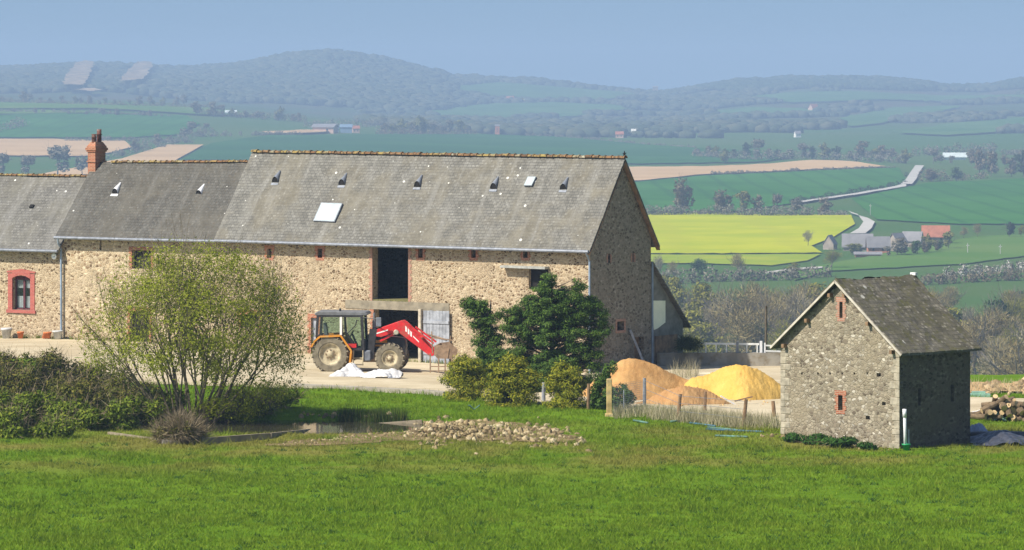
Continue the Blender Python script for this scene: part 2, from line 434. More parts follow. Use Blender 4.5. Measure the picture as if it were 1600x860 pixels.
def leaf_quads(c, nrm, size, aspect=1.0, droop=0.0):
    """diamond leaves at c facing nrm"""
    n = len(c); nrm = unit(nrm + rng.normal(0, .55, (n, 3)))
    t = rng.normal(0, 1, (n, 3)); t[:, 2] -= droop
    t = unit(t - nrm * (t * nrm).sum(1, keepdims=True)); b = np.cross(nrm, t)
    s = (np.asarray(size) * rng.uniform(.6, 1.35, n))[:, None]
    return np.stack([c - t * s, c + b * s * aspect * .5, c + t * s, c - b * s * aspect * .5], 1).reshape(-1, 3)
def twig_tris(a, dirs, L, w):
    n = len(a); dirs = unit(dirs); side = unit(np.cross(dirs, rng.normal(0, 1, (n, 3))))
    L = (np.asarray(L) * rng.uniform(.5, 1.3, n))[:, None]
    return np.stack([a - side * w, a + side * w, a + dirs * L], 1).reshape(-1, 3)
def cloud(clumps, n, shell=.55):
    """points spread through ellipsoid clumps -> points, outward normals"""
    cl = np.array([[*c, *r] for c, r in clumps], float)
    vol = (cl[:, 3] * cl[:, 4] * cl[:, 5]) ** .7; k = rng.choice(len(cl), n, p=vol / vol.sum())
    dd = unit(rng.normal(0, 1, (n, 3))); r = rng.uniform(shell, 1.03, n)[:, None] ** .6
    p = cl[k, :3] + dd * cl[k, 3:] * r
    return p, unit(dd / cl[k, 3:] * cl[k, 3:].mean(1, keepdims=True))
def drape(name, pts, mat, nx, ny, lift, fn=ground, kind='structure'):
    """a sheet laid on the ground inside an outline of world points"""
    bm = bmesh.new(); vs = [bm.verts.new((p[0], p[1], 0)) for p in pts]; bm.faces.new(vs)
    xs = [p[0] for p in pts]; ys = [p[1] for p in pts]
    for i in range(1, nx):
        x = min(xs) + (max(xs) - min(xs)) * i / nx
        bmesh.ops.bisect_plane(bm, geom=bm.verts[:] + bm.edges[:] + bm.faces[:], plane_co=(x, 0, 0), plane_no=(1, 0, 0))
    for i in range(1, ny):
        y = min(ys) + (max(ys) - min(ys)) * i / ny
        bmesh.ops.bisect_plane(bm, geom=bm.verts[:] + bm.edges[:] + bm.faces[:], plane_co=(0, y, 0), plane_no=(0, 1, 0))
    bmesh.ops.triangulate(bm, faces=bm.faces[:])
    for v in bm.verts: v.co.z = float(fn(v.co.x, v.co.y)) + (lift if lift < 1 else 0) + (0 if lift < 1 else v.co.y * lift * 1e-4)
    bm.normal_update()
    for f in bm.faces:
        if f.normal.z < 0: f.normal_flip()
    me = bpy.data.meshes.new(name); bm.to_mesh(me); bm.free(); me.materials.append(mat)
    return tag(link(name, me), kind=kind)
def densify(pts, step, jit=0, closed=True):
    out = []; n = len(pts)
    for i in range(n if closed else n - 1):
        a = np.array(pts[i][:2], float); b = np.array(pts[(i + 1) % n][:2], float); k = max(1, int(np.linalg.norm(b - a) / step))
        for j in range(k):
            out.append(a + (b - a) * j / k + rng.normal(0, jit, 2) * (j > 0 or True))
    return out

# ------------------------------------------------------------------ ground
def ground_material():
    m, nt, b = nodes_of('ground grass and fields')
    co = objco(nt); tc = nt.nodes.new('ShaderNodeTexCoord'); sp = nt.nodes.new('ShaderNodeSeparateXYZ'); nt.links.new(tc.outputs['Object'], sp.inputs[0])
    a = noise(nt, co, .25, 5, .65); bb = noise(nt, co, 3.2, 5, .7)
    c = mixc(nt, maprange(nt, a, .35, .65), (.085, .165, .007), (.12, .21, .010))
    c = mixc(nt, maprange(nt, bb, .45, .75, 0, .8), c, (.055, .120, .006))
    olive = nt.nodes.new('ShaderNodeMath'); olive.operation = 'MULTIPLY'
    nt.links.new(maprange(nt, sp.outputs[1], 150, 160), olive.inputs[0]); nt.links.new(maprange(nt, sp.outputs[1], 178, 168), olive.inputs[1])
    ol2 = nt.nodes.new('ShaderNodeMath'); ol2.operation = 'MULTIPLY'; nt.links.new(olive.outputs[0], ol2.inputs[0]); nt.links.new(maprange(nt, noise(nt, co, .16, 5, .65), .38, .6, 0, .85), ol2.inputs[1])
    c = mixc(nt, ol2.outputs[0], c, (.19, .175, .042))
    far = mixc(nt, maprange(nt, noise(nt, co, .004, 4), .4, .6), (.050, .115, .022), (.07, .12, .03))
    c = mixc(nt, maprange(nt, sp.outputs[1], 230, 420), c, far)
    hill = mixc(nt, maprange(nt, noise(nt, co, .006, 6, .7), .42, .58), (.055, .085, .03), (.085, .075, .045))
    c = mixc(nt, maprange(nt, sp.outputs[1], 3900, 5400), c, hill)
    nt.links.new(c, b.inputs['Base Color']); b.inputs['Roughness'].default_value = 1; b.inputs['Specular IOR Level'].default_value = .05
    bump(nt, b, bb, .6, .06)
    return m
def build_ground():
    s = np.concatenate([-np.geomspace(.9, .17, 14), np.linspace(-.16, .16, 241), np.geomspace(.17, .9, 14)])
    Y = np.concatenate([np.arange(-30, 118, 4.0), np.arange(120, 240, .45), np.geomspace(240, 9500, 460)])
    SS, YY = np.meshgrid(s, Y); XX = SS * np.maximum(YY, 100); ZZ = ground(XX, YY)
    nr, nc = SS.shape; v = np.stack([XX, YY, ZZ], -1).reshape(-1, 3)
    i = np.arange(nr - 1)[:, None] * nc + np.arange(nc - 1)[None]; f = np.stack([i, i + 1, i + nc + 1, i + nc], -1).reshape(-1, 4)
    o = idxmesh('ground', v, f, ground_material(), smooth=True); tag(o, kind='structure')
build_ground()

def fieldmat(name, a, b_, scale=.02, stripe=None):
    m, nt, b = nodes_of(name); co = objco(nt)
    c = mixc(nt, maprange(nt, noise(nt, co, scale, 6, .65), .35, .65), a, b_)
    if stripe:
        w = nt.nodes.new('ShaderNodeTexWave'); w.inputs['Scale'].default_value = stripe[1]; w.inputs['Distortion'].default_value = 1.5; nt.links.new(objco(nt, stripe[2]), w.inputs['Vector'])
        c = mixc(nt, maprange(nt, w.outputs['Fac'], .8, 1, 0, .5), c, stripe[0])
    nt.links.new(c, b.inputs['Base Color']); b.inputs['Roughness'].default_value = 1; b.inputs['Specular IOR Level'].default_value = 0
    return m
FM = {'rape': fieldmat('rapeseed in flower', (.30, .36, .008), (.40, .42, .012), .03, ((.34, .36, .02), .035, (.25, 1, 1))),
      'rape_pale': fieldmat('thin rapeseed', (.21, .29, .02), (.29, .33, .025), .03),
      'tan': fieldmat('bare pale soil', (.44, .30, .16), (.52, .36, .20), .01),
      'crop': fieldmat('young wheat', (.028, .115, .020), (.046, .155, .028), .012, ((.02, .085, .02), .02, (1, .2, 1))),
      'crop_dark': fieldmat('dark wheat', (.020, .085, .020), (.036, .12, .03), .008),
      'pasture': fieldmat('pale pasture', (.075, .16, .03), (.11, .18, .045), .012),
      'hillgreen': fieldmat('hill pasture', (.05, .125, .035), (.085, .165, .055), .012),
      'scar': fieldmat('quarry face', (.42, .32, .22), (.18, .15, .11), .06),
      'road': fieldmat('pale tarmac', (.40, .39, .37), (.46, .45, .42), .05)}
def field(name, px, mat, nx=40, ny=14, lift=3.0):
    pts = []
    n = len(px)
    for i in range(n):
        a, b_ = px[i], px[(i + 1) % n]; k = max(1, int(math.hypot(b_[0] - a[0], (b_[1] - a[1]) * 3) / (5 if mat == 'scar' else 14)))
        for j in range(k):
            u = a[0] + (b_[0] - a[0]) * j / k; v = a[1] + (b_[1] - a[1]) * j / k + (random.uniform(-.5, .5) if j else 0); u += random.uniform(-3, 3) if mat == 'scar' else 0
            p = GF(u, v); pts.append((p.x, p.y))
    drape(name, pts, FM[mat], nx, ny, lift)
field('rapeseed_field', [(720, 336), (1100, 335), (1180, 337), (1330, 338), (1336, 352), (1300, 374), (1268, 386), (1285, 397), (1100, 398), (720, 397)], 'rape', 50, 40, 3)
field('rapeseed_field', [(720, 400), (1100, 400), (1282, 399), (1262, 409), (1205, 417), (1150, 415), (1080, 413), (720, 416)], 'rape_pale', 30, 20, 3)
field('ploughed_field', [(720, 264), (1100, 262), (1200, 258), (1270, 252), (1330, 254), (1385, 262), (1290, 266), (1200, 270), (1090, 275), (1000, 284), (720, 286)], 'tan', 40, 20, 3)
field('wheat_field', [(720, 288), (1000, 286), (1090, 277), (1200, 272), (1290, 268), (1405, 264), (1416, 285), (1395, 297), (1250, 318), (1150, 332), (720, 333)], 'crop', 60, 20, 3)
field('wheat_field', [(1330, 312), (1420, 294), (1450, 288), (1600, 281), (1760, 278), (1760, 345), (1600, 352), (1500, 352), (1370, 345)], 'crop', 40, 20, 3)
field('wheat_field', [(1370, 400), (1520, 372), (1760, 362), (1760, 400), (1600, 402), (1500, 415), (1300, 425), (1240, 440), (1240, 425)], 'pasture', 40, 20, 3)
field('ploughed_field', [(-160, 220), (60, 219), (195, 222), (206, 232), (175, 240), (130, 246), (-160, 244)], 'tan', 40, 14, 3)
field('ploughed_field', [(60, 275), (190, 250), (262, 228), (318, 228), (275, 252), (240, 275)], 'tan', 30, 14, 3)
field('wheat_field', [(-160, 216), (-160, 186), (90, 179), (290, 182), (312, 195), (280, 212), (195, 217)], 'crop', 40, 20, 3)
field('pasture', [(-160, 176), (60, 174), (160, 178), (-160, 184)], 'pasture', 30, 8, 4)
field('pasture', [(-160, 164), (0, 161), (180, 164), (330, 170), (420, 184), (330, 182), (160, 172), (-160, 172)], 'pasture', 30, 12, 4)
field('wheat_field', [(280, 252), (330, 226), (420, 213), (600, 212), (760, 212), (900, 216), (1010, 228), (1180, 238), (1240, 248), (1180, 255), (1000, 258), (700, 250), (390, 252)], 'crop_dark', 50, 24, 3)
field('stubble_field', [(408, 209), (480, 206), (520, 208), (500, 210), (420, 212)], 'tan', 20, 6, 5)
field('hill_pasture', [(712, 137), (780, 131), (870, 138), (980, 147), (1010, 153), (900, 160), (790, 158), (720, 148)], 'hillgreen', 36, 40, 4)
field('hill_pasture', [(655, 178), (760, 165), (860, 162), (960, 166), (985, 172), (900, 184), (760, 188), (690, 186)], 'hillgreen', 36, 40, 4)
field('hill_pasture', [(1150, 156), (1240, 146), (1330, 145), (1470, 152), (1640, 150), (1640, 160), (1480, 161), (1380, 158), (1240, 163)], 'hillgreen', 36, 40, 4)
field('hill_pasture', [(1090, 178), (1180, 170), (1290, 173), (1250, 180), (1150, 185)], 'hillgreen', 36, 40, 4)
field('hill_pasture', [(1300, 190), (1400, 170), (1500, 168), (1460, 180), (1370, 196), (1330, 200)], 'hillgreen', 36, 40, 4)
field('hill_pasture', [(1400, 210), (1480, 196), (1600, 186), (1720, 184), (1720, 200), (1600, 206), (1480, 214)], 'hillgreen', 36, 40, 4)
field('quarry_face', [(97, 147), (106, 128), (120, 113), (132, 110), (145, 111), (146, 118), (138, 134), (130, 148)], 'scar', 14, 14, 22)
field('quarry_face', [(187, 142), (199, 127), (211, 113), (228, 111), (240, 113), (234, 124), (222, 139)], 'scar', 14, 14, 22)
field('quarry_floor', [(118, 150), (142, 147), (160, 150), (140, 152)], 'scar', 10, 4, 14)
def road(px, wpx, name='country_road'):
    L, Rr = [], []
    for (u, v), w in zip(px, wpx): L.append((u - w[0], v - w[1])); Rr.append((u + w[0], v + w[1]))
    field(name, L + Rr[::-1], 'road', 24, 24, 5)
road([(1437, 262), (1430, 272), (1424, 283), (1416, 291)], [(7, 0), (7, 0), (8, 0), (9, 0)])
road([(1416, 292), (1398, 296), (1340, 306), (1290, 313), (1240, 320)], [(0, 2.6), (0, 1.6), (0, 1.4), (0, 1.3), (0, 1.2)])
road([(1328, 335), (1348, 341), (1358, 350), (1352, 360), (1340, 368)], [(3, 2), (8, 3), (9, 0), (10, 0), (12, 0)])
road([(1195, 430), (1230, 425), (1285, 421)], [(0, 1.2), (0, 1.3), (0, 1.2)], 'farm_track')

# ------------------------------------------------------------------ far woods and hedges
twig_stops = [(0, (.12, .09, .035)), (.4, (.21, .165, .07)), (.75, (.30, .245, .105)), (1, (.40, .34, .17))]
TM = {'brown': leafmat('bare twigs brown', twig_stops, .1, .9),
      'grey': leafmat('bare twigs grey', [(0, (.15, .13, .075)), (.5, (.25, .22, .13)), (1, (.40, .36, .24))], .1, .9),
      'olive': leafmat('budding twigs', [(0, (.11, .11, .018)), (.5, (.21, .205, .03)), (1, (.31, .30, .05))], .2, .9),
      'green': leafmat('fresh leaves', [(0, (.04, .075, .02)), (.5, (.065, .12, .03)), (1, (.10, .16, .04))], .25, .8),
      'dark': leafmat('dark evergreen', [(0, (.015, .03, .015)), (.6, (.03, .055, .025)), (1, (.05, .08, .03))], .1, .8),
      'blossom': leafmat('blossoming twigs', [(0, (.10, .09, .06)), (.55, (.2, .18, .14)), (.75, (.55, .52, .48)), (1, (.7, .68, .64))], .2, .9)}
M['bark'] = plain('bark', (.13, .105, .08), .95, .35, 5, .4)
M['bark_far'] = plain('grey bark', (.16, .14, .115), .95, .3, 1)
def branches(p, dd, L, r, depth, segs, spread=.55, up=.12, nkid=3):
    q = p
    steps = 3
    for i in range(steps):
        dd = (dd + Vector((random.gauss(0, .13), random.gauss(0, .13), random.gauss(0, .08) + up))).normalized()
        q2 = q + dd * L / steps; r2 = r * .84
        segs.append((q, q2, r, r2)); q, r = q2, r2
        if depth > 0 and i > 0:
            for k in range(nkid - 1 if i == 1 else nkid):
                a = Vector((random.gauss(0, 1), random.gauss(0, 1), random.gauss(0, .6)))
                a = (dd + a.normalized() * spread * random.uniform(.7, 1.3)).normalized()
                branches(q, a, L * random.uniform(.55, .8), r * .62, depth - 1, segs, spread, up, nkid)
def seg_mesh(segs, n=4):
    mb = MB()
    for a, b, r0, r1 in segs: mb.tube([a, b], [r0, r1], n, False)
    return mb
def make_far_tree(kind, H, Wd, nt_, base=.25, leaf=0, seed=1):
    """H m tall tree with crown Wd wide, at the origin; returns (root, top-level)"""
    random.seed(seed)
    root = link('bare_tree' if kind not in ('green', 'dark', 'blossom') else 'leafy_tree', None)
    segs = []
    branches(Vector((0, 0, -.3)), Vector((random.gauss(0, .05), 0, 1)), H * .55, H * .022, 2, segs, .75, .06)
    seg_mesh(segs, 4).build('trunk', M['bark_far'], root)
    nc = 11; cl = []
    for i in range(nc):
        a = random.uniform(0, 6.28); rr = random.uniform(.1, .62) * Wd / 2; z = H * random.uniform(base + .12, .86)
        k = 1 - abs(z / H - .55) * .9
        cl.append(((rr * k * math.cos(a), rr * k * math.sin(a), z), (Wd * .22 * random.uniform(.7, 1.2), Wd * .22 * random.uniform(.7, 1.2), H * .15 * random.uniform(.7, 1.2))))
    cl.append(((0, 0, H * .86), (Wd * .14, Wd * .14, H * .14)))
    p, nn = cloud(cl, nt_, .2)
    if leaf: npmesh('crown', leaf_quads(p, nn, leaf, .9), 4, TM[kind], root)
    else:
        dd = nn * .8 + np.array([0, 0, .8]) + rng.normal(0, .5, p.shape)
        npmesh('crown', twig_tris(p, dd, H * .085, H * .0042), 3, TM[kind], root)
    return root
protos = {'brown': [make_far_tree('brown', 10, 8.5, 2600, seed=1), make_far_tree('brown', 10, 7, 2200, seed=2)],
          'grey': [make_far_tree('grey', 10, 8, 2300, seed=3), make_far_tree('grey', 10, 6.5, 1800, seed=4)],
          'olive': [make_far_tree('olive', 10, 8.5, 2600, seed=5), make_far_tree('olive', 10, 7.5, 1500, leaf=.3, seed=6)],
          'green': [make_far_tree('green', 10, 8, 1700, leaf=.36, base=.1, seed=7)],
          'dark': [make_far_tree('dark', 10, 6, 1500, leaf=.4, base=.02, seed=8)],
          'blossom': [make_far_tree('blossom', 10, 8.5, 1500, leaf=.2, base=.05, seed=9)]}
TMF = dict(TM)
for k_, cs in (('brown', [(0, (.11, .09, .055)), (.5, (.16, .135, .085)), (1, (.23, .195, .13))]), ('grey', [(0, (.115, .105, .08)), (.5, (.17, .16, .12)), (1, (.25, .235, .18))]), ('olive', [(0, (.11, .115, .03)), (.5, (.17, .175, .05)), (1, (.24, .24, .08))])): TMF[k_] = leafmat('far twigs ' + k_, cs, .1, .9)  # distant twigs lightened, some of the haze is put into their colour
TM, TM_NEAR = TMF, TM
for k_, lf, nn_, sd in (('brown', .62, 620, 31), ('grey', .6, 560, 32), ('olive', .62, 620, 33), ('green', .6, 700, 34), ('dark', .6, 700, 35), ('blossom', .5, 600, 36)):
    protos['far ' + k_] = [make_far_tree(k_, 10, 9.5, nn_, base=.08, leaf=lf, seed=sd), make_far_tree(k_, 10, 8, nn_, base=.1, leaf=lf, seed=sd + 20)]
used = set()
def put_tree(kind, x, y, H, label, group, wide=1.0, z=None):
    pr = random.choice(protos[kind]); s = H / 10
    loc = (x, y, gz(x, y) if z is None else z); sc3 = (s * wide * random.uniform(.9, 1.15), s * wide * random.uniform(.9, 1.15), s)
    if pr.name in used: o = copy_thing(pr, loc, random.uniform(0, 6.28), sc3)
    else:
        used.add(pr.name); o = pr; o.location = loc; o.rotation_euler.z = random.uniform(0, 6.28); o.scale = sc3
    tag(o, label, 'tree', group); return o
WL = {'brown': 'leafless brown tree in the dense valley wood behind the farm wall',
      'grey': 'leafless pale grey tree in the dense valley wood behind the farm wall',
      'olive': 'yellowish budding tree in the dense valley wood behind the farm wall',
      'green': 'fresh green leafy tree in the dense valley wood behind the farm wall',
      'dark': 'dark evergreen tree in the dense valley wood behind the farm wall',
      'blossom': 'whitish blossoming tree in the dense valley wood behind the farm wall'}
def vtop(u): return float(np.interp(u, [860, 1040, 1120, 1200, 1280, 1360, 1440, 1520, 1660], [420, 425, 436, 432, 436, 445, 442, 452, 440]))
random.seed(21); nw = 0
while nw < 190:
    u = random.uniform(985, 1680) if nw < 165 else random.uniform(860, 985); Y = random.uniform(690, 1010); x = (u - 800) / F * Y; z = gz(x, Y)
    top = vtop(u) + random.uniform(0, 90) ** 1.0
    H = HC - (top - VH) * Y / F - z
    if H < 5.5 or H > 14: continue
    w = random.random()
    if u < 1150 and Y > 700: kind = 'olive' if w < .6 else ('grey' if w < .75 else 'brown')
    else: kind = 'brown' if w < .47 else ('grey' if w < .66 else ('olive' if w < .93 else ('green' if w < .97 else 'blossom')))
    put_tree(kind, x, Y, H, WL[kind], 'trees of the valley wood', random.uniform(.9, 1.25)); nw += 1
# single trees one can tell apart
def tree_px(kind, u, vb, vt, label, wide=1.0, group=None):
    p = GF(u, vb); H = (vb - vt) * p.y / F
    return put_tree('far ' + kind if p.y > 1600 else kind, p.x, p.y, H, label, group, wide, p.z)
tree_px('brown', 1155, 432, 397, 'round leafless tree below the yellow rapeseed field', 1.3)
tree_px('green', 1092, 434, 404, 'small green tree below the yellow field beside the round bare tree', 1.5)
tree_px('grey', 1030, 438, 400, 'grey bare tree beside the big barn gable below the rapeseed', 1.1)
tree_px('brown', 1052, 440, 408, 'brown bare tree next to the barn gable below the rapeseed', 1.1)
tree_px('olive', 1240, 432, 410, 'budding tree at the lower right corner of the rapeseed field', 1.4)
tree_px('grey', 1262, 386, 360, 'thin bare tree at the rapeseed edge left of the gabled farmhouse', 1.0)
tree_px('brown', 1068, 336, 276, 'tall broad bare tree above the rapeseed field', .95)
tree_px('brown', 1130, 336, 295, 'bare tree above the middle of the rapeseed field', 1.2)
tree_px('olive', 1160, 336, 298, 'budding tree above the middle of the rapeseed field', 1.0)
tree_px('brown', 1185, 336, 304, 'brown tree above the rapeseed field right of the budding one', 1.0)
tree_px('grey', 1215, 336, 302, 'slender grey tree above the right half of the rapeseed field', .8)
tree_px('grey', 1245, 337, 308, 'bushy grey tree above the rapeseed near the lane', 1.4)
tree_px('brown', 1290, 337, 308, 'brown tree above the rapeseed beside the lane bend', 1.3)
tree_px('olive', 1132, 256, 232, 'yellow green tree above the long pale ploughed strip', 1.2)
tree_px('dark', 1578, 372, 346, 'dark evergreen in the wheat right of the red roofed barn', 1.1)
tree_px('olive', 1596, 372, 352, 'small budding tree beside the dark evergreen', 1.0)
tree_px('brown', 1506, 374, 354, 'small reddish bare tree right of the red roofed barn', 1.0)
tree_px('brown', 1528, 373, 350, 'reddish bare tree between the red roofed barn and the evergreen', 1.0)
tree_px('olive', 1300, 420, 388, 'budding tree below the gabled farmhouse', 1.5)
tree_px('olive', 1416, 256, 232, 'yellow green tree above the top of the lane', 1.2)
tree_px('brown', 1530, 272, 232, 'tall bare tree right of the pale glasshouse', 1.0)
tree_px('brown', 1456, 284, 262, 'round brown tree beside the top bend of the lane', 1.6)
tree_px('green', 1495, 284, 260, 'green round tree right of the lane bend below the glasshouse', 1.4)
for u, h, lb in ((5, 34, 'blue hazed tree at the left edge below the ploughed field'), (45, 30, 'small hazed tree rising over the ridge of the left house'), (90, 46, 'largest hazed tree left of the red chimney'), (128, 30, 'hazed tree just left of the red chimney')):
    tree_px('grey', u, 276, 276 - h - 4, lb, 1.2)
def row(kind, u0, v0, u1, v1, n, hpx, label, group, wide=1.1, skip=0.0):
    for i in range(n):
        t = (i + random.uniform(-.45, .45) + .5) / n
        if random.random() < skip: continue
        k = kind if isinstance(kind, str) else random.choice(kind)
        u, v = u0 + (u1 - u0) * t, v0 + (v1 - v0) * t
        p = GF(u, v); put_tree('far ' + k, p.x, p.y, hpx * random.uniform(.6, 1.35) * p.y / F, label, group, wide, p.z)
def hedge(px, hpx, mat, label, gap=.0):
    """an unbroken hedge: one clump of leaves and twigs along a line of pixels"""
    cl = []; base = None
    for (u0, v0), (u1, v1) in zip(px[:-1], px[1:]):
        n = max(2, int(abs(u1 - u0) / (hpx * .55)))
        for i in range(n):
            if random.random() < gap: continue
            t = (i + random.random()) / n; p = GF(u0 + (u1 - u0) * t, v0 + (v1 - v0) * t); k = p.y / F
            base = base or p.copy(); h = hpx * k * random.uniform(.55, 1.25)
            cl.append(((p.x - base.x, p.y - base.y, p.z - base.z + h * .42), (hpx * k * .55 * random.uniform(.7, 1.3), hpx * k * .8, h * .55)))
    p, nn = cloud(cl, min(9000, len(cl) * 130), .3)
    k = base.y / F; o = npmesh('hedge', leaf_quads(p, nn, hpx * k * .075 + .12, 1), 4, TM[mat]); o.location = base
    tag(o, label, 'hedge'); return o
row(['grey', 'brown', 'olive'], -20, 161, 300, 167, 20, 15, 'hazy hedgerow tree above the upper left pastures', 'hedgerow above the upper left pastures')
hedge([(-20, 162), (150, 166), (330, 171)], 9, 'brown', 'long hazy hedge above the upper left pastures')
hedge([(-10, 177), (130, 178), (265, 184)], 7, 'grey', 'low hazy hedge dividing the upper left fields', .25)
row(['grey', 'brown'], 20, 178, 260, 184, 8, 10, 'low hazy tree dividing the upper left fields', 'hedge between the upper left fields', 1.3)
hedge([(-20, 211), (42, 198)], 18, 'grey', 'thick hazy hedge at the left end of the green field')
hedge([(105, 222), (200, 222), (300, 224)], 9, 'grey', 'hazy hedge between left green field and ploughed strip', .1)
hedge([(165, 250), (250, 232), (330, 208)], 15, 'grey', 'slanting hazy hedge above the pale ploughed wedge')
row(['grey', 'brown'], 190, 246, 330, 206, 7, 19, 'hazy tree along the slanting hedge above the pale wedge', 'slanting hedge right of the chimney', 1.1)
hedge([(310, 180), (400, 186), (480, 192)], 12, 'brown', 'brown hazy hedge left of the far hamlet', .2)
row(['grey', 'brown', 'olive'], 300, 180, 480, 192, 12, 18, 'hazy tree in the hedgerows left of the far hamlet', 'trees left of the far hamlet', 1.1)
hedge([(310, 214), (400, 212), (470, 213)], 9, 'grey', 'low hazy hedge below the far hamlet', .2)
row(['olive', 'brown', 'grey'], 590, 211, 735, 211, 13, 24, 'hazy tree in the wood right of the far hamlet', 'wood right of the far hamlet', 1.15)
hedge([(590, 212), (740, 212)], 12, 'brown', 'brown scrub under the wood right of the far hamlet')
hedge([(480, 200), (600, 198), (720, 200)], 13, 'grey', 'bluish tree belt behind the far hamlet')
hedge([(735, 206), (800, 212), (900, 218), (1010, 228), (1090, 233)], 6, 'grey', 'hazy hedge along the top of the dark wheat', .25)
hedge([(1080, 246), (1180, 252), (1260, 248), (1330, 252), (1420, 256)], 16, 'grey', 'hazy tree belt above the long ploughed strip')
row(['grey', 'brown', 'dark', 'olive'], 1080, 246, 1410, 252, 18, 24, 'hazy tree in the belt above the ploughed strip', 'tree belt above the ploughed strip', 1.1)
hedge([(1430, 244), (1520, 240), (1660, 246)], 18, 'grey', 'hazy tree belt behind the glasshouse')
row(['brown', 'grey'], 1440, 256, 1640, 262, 9, 22, 'hazy tree in the belt around the glasshouse', 'tree belt around the glasshouse', 1.1)
row(['brown', 'grey', 'dark'], 1545, 276, 1640, 278, 5, 36, 'bare tree at the right edge above the wheat', 'trees at the right edge above the wheat', 1.0)
hedge([(1440, 284), (1500, 282), (1540, 279)], 16, 'brown', 'brown hedge right of the lane bend')
hedge([(1010, 338), (1100, 337), (1200, 339), (1322, 338)], 17, 'grey', 'shaggy grey hedge above the rapeseed field')
hedge([(1110, 274), (1200, 270), (1300, 267), (1400, 264)], 6, 'grey', 'thin hedge under the ploughed strip', .35)
row(['green', 'dark', 'olive'], 1322, 400, 1350, 396, 3, 22, 'green tree among the grey farm roofs', 'trees among the far farm roofs', 1.3)
row(['olive', 'brown', 'green'], 1430, 400, 1482, 390, 6, 26, 'bushy tree beside the red roofed barn', 'trees beside the red roofed barn', 1.1)
row(['brown', 'grey'], 1385, 402, 1430, 398, 4, 24, 'bare tree in front of the far farm', 'bare trees before the far farm', 1.1)
hedge([(1470, 436), (1540, 428), (1670, 420)], 20, 'blossom', 'white blossoming hedge right of the mossy shed roof')
hedge([(1440, 446), (1540, 440), (1670, 436)], 20, 'brown', 'brown hedge below the white blossoming hedge')
hedge([(1235, 319), (1300, 310), (1370, 299), (1412, 289), (1418, 274)], 10, 'dark', 'dark clipped hedge beside the lane')
hedge([(1020, 446), (1120, 440), (1230, 438), (1300, 432)], 22, 'grey', 'grey hedge along the track below the rapeseed')
# a tangle of scrub on the floor of the valley wood
pts = []
for i in range(900):
    Y = random.uniform(560, 1010); x = (random.uniform(860, 1700) - 800) / F * Y; h = random.uniform(1.5, 4.5); pts.append(((x, Y, gz(x, Y) + h * .4), (random.uniform(1.5, 3.5), random.uniform(1.5, 3.5), h * .6)))
p, nn = cloud(pts, 52000, .2); dd = nn * .7 + np.array([0, 0, .9]) + rng.normal(0, .5, p.shape)
tag(npmesh('wood_scrub', twig_tris(p, dd, 1.2, .06), 3, TM_NEAR['brown']), kind='stuff')
# woods on the hills: uncountable
def inside(px, poly):
    x, y = px; r = False; n = len(poly)
    for i in range(n):
        x1, y1 = poly[i]; x2, y2 = poly[i - 1]
        if (y1 > y) != (y2 > y) and x < (x2 - x1) * (y - y1) / (y2 - y1) + x1: r = not r
    return r
CLEAR = [[(712, 137), (780, 131), (870, 138), (980, 147), (1010, 153), (900, 160), (790, 158), (720, 148)],
         [(655, 178), (760, 165), (860, 162), (960, 166), (985, 172), (900, 184), (760, 188), (690, 186)],
         [(1150, 156), (1240, 146), (1330, 145), (1470, 152), (1640, 150), (1640, 160), (1480, 161), (1380, 158), (1240, 163)],
         [(1090, 178), (1180, 170), (1290, 173), (1250, 180), (1150, 185)], [(1300, 190), (1400, 170), (1500, 168), (1460, 180), (1370, 196), (1330, 200)],
         [(1400, 210), (1480, 196), (1600, 186), (1720, 184), (1720, 200), (1600, 206), (1480, 214)],
         [(99, 152), (108, 128), (122, 113), (143, 112), (144, 118), (136, 134), (128, 153)], [(189, 150), (201, 127), (213, 113), (238, 113), (232, 124), (220, 146)]]
def woodland(name, n, Y0, Y1, keep, mat, size, kind='stuff'):
    phi = (1 + 5 ** .5) / 2
    iv = unit(np.array([(-1, phi, 0), (1, phi, 0), (-1, -phi, 0), (1, -phi, 0), (0, -1, phi), (0, 1, phi), (0, -1, -phi), (0, 1, -phi), (phi, 0, -1), (phi, 0, 1), (-phi, 0, -1), (-phi, 0, 1)]))
    fi = np.array([(0, 11, 5), (0, 5, 1), (0, 1, 7), (0, 7, 10), (0, 10, 11), (1, 5, 9), (5, 11, 4), (11, 10, 2), (10, 7, 6), (7, 1, 8), (3, 9, 4), (3, 4, 2), (3, 2, 6), (3, 6, 8), (3, 8, 9), (4, 9, 5), (2, 4, 11), (6, 2, 10), (8, 6, 7), (9, 8, 1)])
    pts = []
    while len(pts) < n:
        u = random.uniform(-160, 1760); Y = random.uniform(Y0, Y1); x = (u - 800) / F * Y; z = gz(x, Y); v = VH + (HC - z) * F / Y
        if not keep(u, v, x, Y): continue
        if any(inside((u, v), q) for q in CLEAR): continue
        pts.append((x, Y, z))
    pts = np.array(pts); nn = len(pts)
    s = size * (.38 + 1.0 * rng.random((nn, 1, 1)) ** 1.8) * np.array([1.15, 1.15, .8])
    V = pts[:, None, :] + iv[None] * s * rng.uniform(.8, 1.2, (nn, 12, 1)) + np.array([0, 0, size * .45])
    Fc = (fi[None] + np.arange(nn)[:, None, None] * 12).reshape(-1, 3)
    me = bpy.data.meshes.new(name); V = V.reshape(-1, 3).astype(np.float32)
    me.vertices.add(len(V)); me.vertices.foreach_set('co', V.ravel()); me.loops.add(Fc.size); me.loops.foreach_set('vertex_index', Fc.ravel().astype(np.int32))
    me.polygons.add(len(Fc)); me.polygons.foreach_set('loop_start', np.arange(0, Fc.size, 3, dtype=np.int32)); me.update(calc_edges=True)
    me.materials.append(mat); tag(link(name, me), kind=kind)
